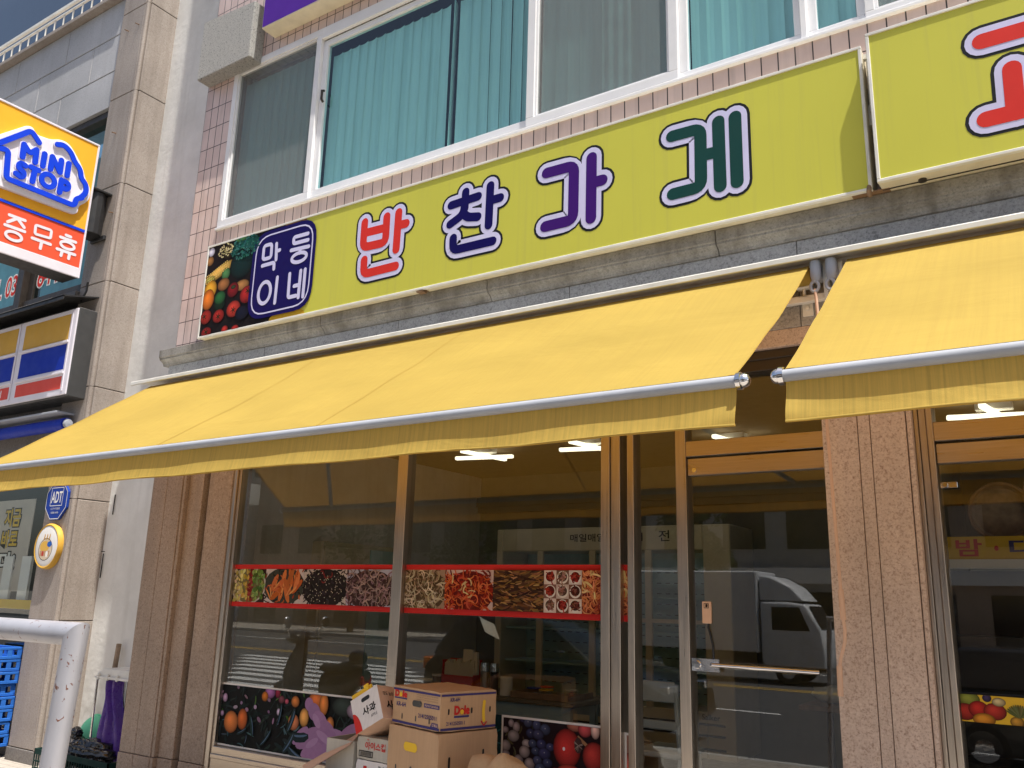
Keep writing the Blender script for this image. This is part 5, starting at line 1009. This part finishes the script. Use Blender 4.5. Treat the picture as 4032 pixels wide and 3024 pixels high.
# ------------------------------------------------------------------ gap between the buildings, railing
T2 = thing('wire_basket', 'dark green plastic basket on the ground beside the granite pier', 'basket', (-8.0, .15, GZ)); t = MB()
bx0, bx1, by0, by1, bz = -8.62, -7.42, -.12, .42, .115
for a in ((bx0, bx1, by0, by0+.012), (bx0, bx1, by1-.012, by1), (bx0, bx0+.012, by0, by1), (bx1-.012, bx1, by0, by1)): t.box(a[0], a[1], a[2], a[3], bz-.05, bz); t.box(a[0], a[1], a[2], a[3], GZ, GZ+.03)
for i in range(31): x = bx0+i*(bx1-bx0-.008)/30; t.box(x, x+.010, by0, by0+.008, GZ+.03, bz-.05)
for z in (-.06, 0.0): t.box(bx0, bx1, by0+.001, by0+.009, z, z+.012)
t.box(bx0, bx1, by0, by1, GZ, GZ+.01); t.build('basket', 'dark_green', T2)
t = MB()
for i in range(6): t.blob((-8.4+i*.17, .14, -.04), .09, 8, .4, i+30, (1, 1, .6))
t.build('rubbish', 'card_white', T2, smooth=50)
T2 = thing('rubbish_bag', 'shiny black rubbish bag with knotted top in the green basket', 'bag', (-8.2, .12, .1)); t = MB(); t.blob((-8.02, .12, .10), .235, 34, .30, 3, (1.0, .7, .55), 4); t.blob((-8.30, .08, .10), .16, 26, .28, 8, (1, .8, .8), 4); t.build('bag', 'bagblack', T2, smooth=80)
t = MB(); t.blob((-8.30, .08, .255), .06, 20, .3, 21, (1, .9, .9), 4); t.tube([(-8.31, .08, .16), (-8.30, .08, .23)], .035, 10); t.build('knot', 'bagblack', T2, smooth=50)
T2 = thing('mint_scoop', 'mint green plastic scoop on a weathered wooden pole', 'scoop', (-8.35, .36, GZ)); t = MB(); prof = [(.001, .155)]+[(.15*math.sin(a), .155*math.cos(a)) for a in [i*math.pi/20 for i in range(1, 11)]]+[(.155, -.02), (.155, -.1)]
t.lathe(prof, (-8.38, .34, .235), 24); t.build('bowl', 'mint', T2, smooth=50); t = MB(); t.tube([(-8.33, .38, .30), (-8.345, .40, .46)], .035, 12); t.tube([(-8.38+.158*math.cos(a), .34, .235+.16*math.sin(a)) for a in [R(70+i*8) for i in range(12)]], .01, 6); t.build('socket', 'mint', T2, smooth=40)
t = MB(); t.tube([(-8.34, .40, .42), (-8.44, .50, 1.06)], .026, 10); t.build('pole', 'old_wood', T2, smooth=40)
T2 = thing('clear_bin', 'tall clear bin with purple bag and white lid beside the pier', 'bin', (-7.85, .2, GZ))
t = MB(); t.tube([(-8.11, .12, .02), (-8.13, .12, .76), (-8.09, .12, .80), (-7.60, .12, .80)], .010, 8); t.tube([(-8.11, .42, .02), (-8.13, .42, .76)], .010, 8); t.build('frame', 'chrome', T2, smooth=40)
t = MB(); t.pxz([(-8.09, .79), (-7.55, .79), (-7.55, .87), (-7.98, .87), (-8.07, .835)], .08, .46); t.box(-8.09, -7.55, .06, .08, .775, .80)
for x in (-8.05, -7.9, -7.75): t.box(x, x+.03, .055, .08, .765, .82)
t.build('lid', 'old_white', T2, bevel=.012, seg=2)
t = MB(); t.grid(lambda u, v: (-7.94+.34*(u-.5)*(1.25-.75*v)+.02*math.sin(v*9+u*5), .14+.11*math.sin(u*math.pi)*-1+.03*math.sin(u*26+v*4)+.1, .05+.73*v), 40, 16); t.build('purple_bag', 'bagpurple', T2, smooth=60)
MB().box(-8.11, -7.55, .43, .44, .02, .78).build('back_panel', 'bronze', T2)
Cb = thing('plastic_crate', 'blue plastic crate at the bottom of the stack beside the railing', 'crate', (-10.1, .02, GZ), 'blue crates stacked by the left shop'); t = MB()
ca = (-10.5, -9.70, -.16, .20)
for z0, z1 in ((-.02, .012), (.075, .10)):
    for a in ((ca[0], ca[1], ca[2], ca[2]+.02), (ca[0], ca[1], ca[3]-.02, ca[3]), (ca[0], ca[0]+.02, ca[2], ca[3]), (ca[1]-.02, ca[1], ca[2], ca[3])): t.box(*a, z0, z1)
for i in range(6): x = ca[0]+i*(ca[1]-ca[0]-.05)/5; t.box(x, x+.05, ca[2]+.002, ca[2]+.016, .01, .08); t.box(x, x+.05, ca[3]-.016, ca[3]-.002, .01, .08)
for i in range(4): y = ca[2]+i*(ca[3]-ca[2]-.05)/3; t.box(ca[1]-.016, ca[1]-.002, y, y+.05, .01, .08)
t.box(ca[0], ca[1], ca[2], ca[3], -.02, -.012); t.build('basket', 'crate_blue', Cb, bevel=.003)
Cb.location.z = GZ
for k, nm in enumerate(('second', 'third', 'fourth', 'fifth', 'sixth', 'seventh', 'topmost')): dup(Cb, (random.uniform(-.015, .015), random.uniform(-.015, .015), .125*(k+1)), ('blue plastic crate, %s from the bottom of the stack' % nm) if nm != 'topmost' else 'blue plastic crate at the very top of the stack')
Rl = thing('pipe_railing', 'thick chipped silver pipe railing in the left foreground', 'railing', (-2.0, -3.95, GZ))
def mitre(p0, p1, p2, r, n=28):
    # pipe p0-p1 whose end at p1 is cut on the mitre plane towards p2
    p0, p1, p2 = Vector(p0), Vector(p1), Vector(p2); d1 = (p1-p0).normalized(); d2 = (p2-p1).normalized(); nn = (d1+d2).normalized(); x = d1.cross(d2).normalized(); y = d1.cross(x); t = MB(); A_ = []; B_ = []
    for k in range(n):
        o = (x*math.cos(2*math.pi*k/n)+y*math.sin(2*math.pi*k/n))*r; A_.append(p0+o); B_.append(p1+o-d1*(o.dot(nn)/d1.dot(nn)))
    t.add(A_+B_, [(k, (k+1) % n, n+(k+1) % n, n+k) for k in range(n)]+[list(range(n))[::-1], list(range(n, 2*n))]); return t
J = (-1.764, -3.95, 1.509); FT = (-1.880, -3.95, GZ); FL = (-2.19, -3.95, 1.509); F2 = (-2.27, -3.95, GZ)
m0 = tuple(Vector(FL).lerp(Vector(J), .5))
t = mitre(m0, J, FT, .0237); q = mitre(m0, FL, F2, .0237); t.add(q.v, q.f); t.build('rail', 'railpaint', Rl, smooth=50)
mitre(FT, J, FL, .0237).build('post', 'railpaint', Rl, smooth=50); mitre(F2, FL, J, .0237).build('post', 'railpaint', Rl, smooth=50)
# ------------------------------------------------------------------ the street seen reflected in the glass
Sc = thing('scooter', 'dark motor scooter with round mirrors parked at the kerb', 'scooter', (-9.2, -4, GZ)); y0 = -4.0
def wheel(par, x, y, z, r, wd, name='wheel'):
    wl = MB().lathe([(r*.55, -wd*.35), (r*.8, -wd/2), (r, -wd*.3), (r, wd*.3), (r*.8, wd/2), (r*.55, wd*.35)], (x, y, z), 26, 'Y').build(name, 'rubber', par, smooth=40); MB().lathe([(0, -wd*.42), (r*.2, -wd*.45), (r*.6, -wd*.3), (r*.6, wd*.3), (r*.2, wd*.45), (0, wd*.42)], (x, y, z), 18, 'Y').build('rim', 'chrome', wl, smooth=40)
wheel(Sc, -9.75, y0, GZ+.24, .24, .1); wheel(Sc, -8.55, y0, GZ+.24, .24, .12)
def loft(secs, n=16):
    # closed skin through oval sections (x, z centre, half width, half height)
    t = MB(); vs = []
    for x, z, wy, hz in secs: vs += [(x, y0+wy*math.cos(2*math.pi*k/n), z+hz*math.sin(2*math.pi*k/n)) for k in range(n)]
    m = len(secs); return t.add(vs, [(i*n+k, i*n+(k+1) % n, (i+1)*n+(k+1) % n, (i+1)*n+k) for i in range(m-1) for k in range(n)]+[list(range(n))[::-1], [(m-1)*n+k for k in range(n)]])
t = MB(); vs = []
for z, x, wy, dx in ((.16, -9.50, .10, .05), (.30, -9.56, .17, .07), (.50, -9.58, .20, .07), (.70, -9.53, .18, .06), (.88, -9.47, .11, .06), (.98, -9.45, .08, .06)): vs += [(x+dx*math.cos(2*math.pi*k/16), y0+wy*math.sin(2*math.pi*k/16), z) for k in range(16)]
t.add(vs, [(i*16+k, i*16+(k+1) % 16, (i+1)*16+(k+1) % 16, (i+1)*16+k) for i in range(5) for k in range(16)]); t.build('front_shield', 'car_black', Sc, smooth=60)
t = MB(); t.tube([(-9.74, y0-.07, GZ+.24), (-9.60, y0-.07, .52)], .03, 8); t.tube([(-9.74, y0+.07, GZ+.24), (-9.60, y0+.07, .52)], .03, 8); t.build('fork', 'chrome', Sc, smooth=40)
loft([(-9.97, .22, .02, .02), (-9.88, .36, .07, .03), (-9.74, .40, .08, .03), (-9.6, .36, .07, .03)]).build('mudguard', 'car_black', Sc, smooth=60)
t = MB(); t.pxz([(-9.52, .10), (-8.85, .10), (-8.8, .17), (-9.48, .17)], y0-.16, y0+.16); t.build('footboard', 'rubber', Sc, bevel=.02)
loft([(-9.02, .34, .05, .10), (-8.95, .40, .13, .19), (-8.75, .42, .17, .20), (-8.5, .46, .17, .17), (-8.3, .54, .12, .11), (-8.18, .58, .06, .06)]).build('body', 'car_black', Sc, smooth=60)
loft([(-9.03, .62, .06, .03), (-8.95, .64, .13, .06), (-8.75, .64, .15, .06), (-8.6, .67, .16, .07), (-8.35, .70, .14, .06), (-8.24, .69, .07, .03)]).build('seat', 'rubber', Sc, smooth=60)
loft([(-9.66, .96, .07, .05), (-9.60, .99, .16, .09), (-9.50, 1.01, .19, .09), (-9.42, 1.0, .10, .05)]).build('headlamp_cowl', 'car_black', Sc, smooth=60)
t = MB(); t.tube([(-9.42, y0-.33, 1.0), (-9.50, y0-.1, 1.0), (-9.50, y0+.1, 1.0), (-9.42, y0+.33, 1.0)], .016, 8); t.build('handlebar', 'rubber', Sc, smooth=40)
for sg in (-1, 1):
    MB().tube([(-9.45, y0+sg*.24, 1.0), (-9.42, y0+sg*.34, 1.16)], .008, 6).build('mirror_stalk', 'chrome', Sc); MB().lathe([(0, -.012), (.07, -.012), (.085, 0), (.07, .014), (0, .014)], (-9.40, y0+sg*.36, 1.22), 18, 'X').build('mirror', 'mirror', Sc, smooth=40)
MB().box(-8.24, -8.19, y0-.10, y0+.10, .46, .58).build('tail_lamp', 'tail_red', Sc, bevel=.015); MB().lathe([(0, 0), (.12, .0), (.13, .05), (.1, .12), (0, .15)], (-8.38, y0, .75), 18).build('top_case', 'car_black', Sc, smooth=40); MB().box(-8.24, -8.23, y0-.1, y0+.1, .20, .30).build('number_plate', 'white', Sc)
def car(name, label, x0, yc, mt, L=4.2, Hh=1.42):
    Cr = thing(name, label, 'car', (x0+L/2, yc, RZ)); z = RZ; P = [(0, .32), (.02, .75), (.25, .92), (2.9, .95), (3.7, .80), (4.15, .62), (4.2, .35), (4.0, .22), (.2, .22)]; q = L/4.2; hq = Hh/1.42
    MB().pxz([(x0+a*q, z+b*hq) for a, b in P], yc-.86, yc+.86).build('body', mt, Cr, bevel=.07, seg=3, smooth=60)
    G_ = [(.15, .90), (.42, 1.34), (.7, 1.42), (1.9, 1.42), (2.2, 1.36), (3.0, .92)]
    t = MB(); n = len(G_); lo = [(x0+a*q, yc-.82+.22*max(0, (b-.9))/.5, z+b*hq) for a, b in G_]; hi = [(x0+a*q, yc+.82-.22*max(0, (b-.9))/.5, z+b*hq) for a, b in G_]
    t.add(lo+hi, [list(range(n)), list(range(n, 2*n))[::-1]]+[(i, n+i, n+(i+1) % n, (i+1) % n) for i in range(n)]); t.build('cabin', mt, Cr, bevel=.05, seg=2, smooth=60)
    for sg in (-1, 1):
        Wd = [(.45, .97), (.62, 1.3), (1.35, 1.34), (1.35, .97)]; W2 = [(1.42, .97), (1.42, 1.34), (2.0, 1.3), (2.62, .97)]
        for w4 in (Wd, W2): MB().add([(x0+a*q, yc+sg*(.835-.22*(b-.9)/.5), z+b*hq) for a, b in w4], [(0, 1, 2, 3)]).build('side_window', 'car_glass', Cr)
        MB().box(x0+2.5*q, x0+2.62*q, yc+sg*.86, yc+sg*1.02, z+.93*hq, z+1.06*hq).build('door_mirror', mt, Cr, bevel=.03); MB().box(x0+4.0*q, x0+4.16*q, yc+sg*.5, yc+sg*.82, z+.62*hq, z+.72*hq).build('headlight', 'chrome', Cr, bevel=.02); MB().box(x0-.01, x0+.16, yc+sg*.55, yc+sg*.84, z+.70*hq, z+.86*hq).build('tail_light', 'amber', Cr, bevel=.02)
        for a in (.85, 3.35): wheel(Cr, x0+a*q, yc+sg*.78, z+.31, .31, .2)
    MB().add([(x0+.12*q, yc-.68, z+.97*hq), (x0+.12*q, yc+.68, z+.97*hq), (x0+.40*q, yc+.56, z+1.34*hq), (x0+.40*q, yc-.56, z+1.34*hq)], [(0, 1, 2, 3)]).build('rear_window', 'car_glass', Cr)
car('parked_car', 'black hatchback parked at the near kerb', -9.0, -7.0, 'car_black', 4.2, 1.62); car('parked_car', 'dark car passing in the near lane on the right', -2.2, -8.2, 'car_black', 4.4, 1.45)
Tk = thing('box_truck', 'small white box truck driving on the far lane', 'truck', (-8.4, -18.6, RZ)); yc = -18.6
MB().box(-11.4, -7.36, yc-.86, yc+.86, .48, 2.52).build('cargo_box', 'truck_white', Tk, bevel=.03); t = MB(); t.pxz([(-7.30, .25), (-7.30, 1.75), (-6.6, 1.75), (-6.15, 1.70), (-5.78, 1.05), (-5.72, .5), (-5.75, .1), (-7.1, .1)], yc-.82, yc+.82); t.build('cab', 'truck_white', Tk, bevel=.07, seg=2, smooth=60)
MB().pxz([(-7.34, 1.78), (-7.34, 2.42), (-7.0, 2.38), (-6.5, 2.12), (-6.2, 1.78)], yc-.72, yc+.72).build('wind_deflector', 'truck_white', Tk, bevel=.06, seg=2, smooth=60); MB().box(-11.3, -6.2, yc-.4, yc+.4, .05, .45).build('chassis', 'rubber', Tk)
for sg in (-1, 1): MB().add([(-7.0, yc+sg*.83, 1.05), (-6.05, yc+sg*.83, 1.05), (-6.3, yc+sg*.83, 1.62), (-7.0, yc+sg*.83, 1.62)], [(0, 1, 2, 3)]).build('side_window', 'car_glass', Tk); wheel(Tk, -6.65, yc+sg*.72, RZ+.33, .33, .2); wheel(Tk, -10.2, yc+sg*.72, RZ+.33, .33, .24)
MB().add([(-5.78, yc-.7, 1.12), (-5.78, yc+.7, 1.12), (-6.1, yc+.62, 1.66), (-6.1, yc-.62, 1.66)], [(0, 1, 2, 3)]).build('windscreen', 'car_glass', Tk)
def block(name, label, x0, x1, y1, h, mt, floors, roofm='bronze'):
    Bk = thing(name, label, 'building', ((x0+x1)/2, y1-5, GZ)); MB().box(x0, x1, y1-10, y1, GZ, h).build('wall', mt, Bk); MB().box(x0-.3, x1+.3, y1-10.3, y1+.35, h, h+.35).build('roof', roofm, Bk, bevel=.03)
    nw = int((x1-x0)/3)
    for fl in range(floors):
        z0 = GZ+.6+fl*3.2 if fl else GZ+.2
        for k in range(nw): a = x0+.6+k*(x1-x0-.6)/nw; w_ = MB().box(a, a+1.9, y1, y1+.06, z0+(.4 if fl else 0), z0+2.2); w_.build('window', 'car_glass', Bk); 
    MB().box(x0+.4, x1-.4, y1+.02, y1+.25, GZ+2.75, GZ+3.4).build('shop_fascia', random.choice(['old_white', 'fascia_yellow', 'white']), Bk)
for i, (x0, x1, h, mt, n, lb) in enumerate(((-62, -46, 9.5, 'plaster', 3, 'white three storey building across the street, far left'), (-45, -34, 9, 'brown_granite', 2, 'brown two storey building across the street'), (-33, -21, 12, 'dark_stone', 3, 'dark grey three storey building across the street'), (-20, -8, 10, 'grey_granite', 2, 'grey two storey building facing the shop'), (-7, 6, 11, 'brown_granite', 3, 'brown granite building facing the shop door'), (7, 20, 9, 'dark_stone', 2, 'dark two storey building across the street, right'), (21, 38, 10, 'plaster', 3, 'white three storey building across the street, far right'))): block('street_building', lb, x0, x1, -33, h, mt, n)
def tree(x, y, h, r, label, seed):
    T3 = thing('street_tree', label, 'tree', (x, y, GZ), 'street trees across the road'); rn = random.Random(seed); t = MB(); t.tube([(x, y, GZ), (x+.05, y, h*.3), (x-.05, y+.1, h*.6)], [.16, .12, .07], 8)
    for k in range(5): a = k*1.3; t.tube([(x, y, h*(.35+.05*k)), (x+r*.6*math.cos(a), y+r*.6*math.sin(a), h*(.6+.05*k))], [.06, .02], 6)
    t.build('trunk', 'bark', T3, smooth=50); t = MB(); cl = [(x+r*rn.uniform(-.6, .6), y+r*rn.uniform(-.6, .6), h*rn.uniform(.5, .95), r*rn.uniform(.35, .6)) for _ in range(9)]
    for cx, cy, cz, cr in cl:
        for _ in range(110):
            d = Vector((rn.gauss(0, 1), rn.gauss(0, 1), rn.gauss(0, 1))).normalized()*cr*rn.uniform(.5, 1.05); c = Vector((cx, cy, cz))+d; s = rn.uniform(.08, .2); a = Vector((rn.gauss(0, 1), rn.gauss(0, 1), rn.gauss(0, 1))).normalized(); b = a.orthogonal().normalized()
            t.add([tuple(c+a*s), tuple(c+b*s*.6), tuple(c-a*s), tuple(c-b*s*.6)], [(0, 1, 2, 3)])
    t.build('crown', 'leaf', T3)
for i, (x, h, r, lb) in enumerate(((-31, 7.5, 2.6, 'bushy street tree across the road, beyond the crossing'), (-24, 6.2, 1.8, 'smaller street tree across the road'), (-13, 6.0, 1.7, 'street tree in front of the grey two storey building facing the shop'), (4, 6.5, 1.9, 'street tree facing the right hand shop'))): tree(x, -27.6, h, r, lb, 40+i)
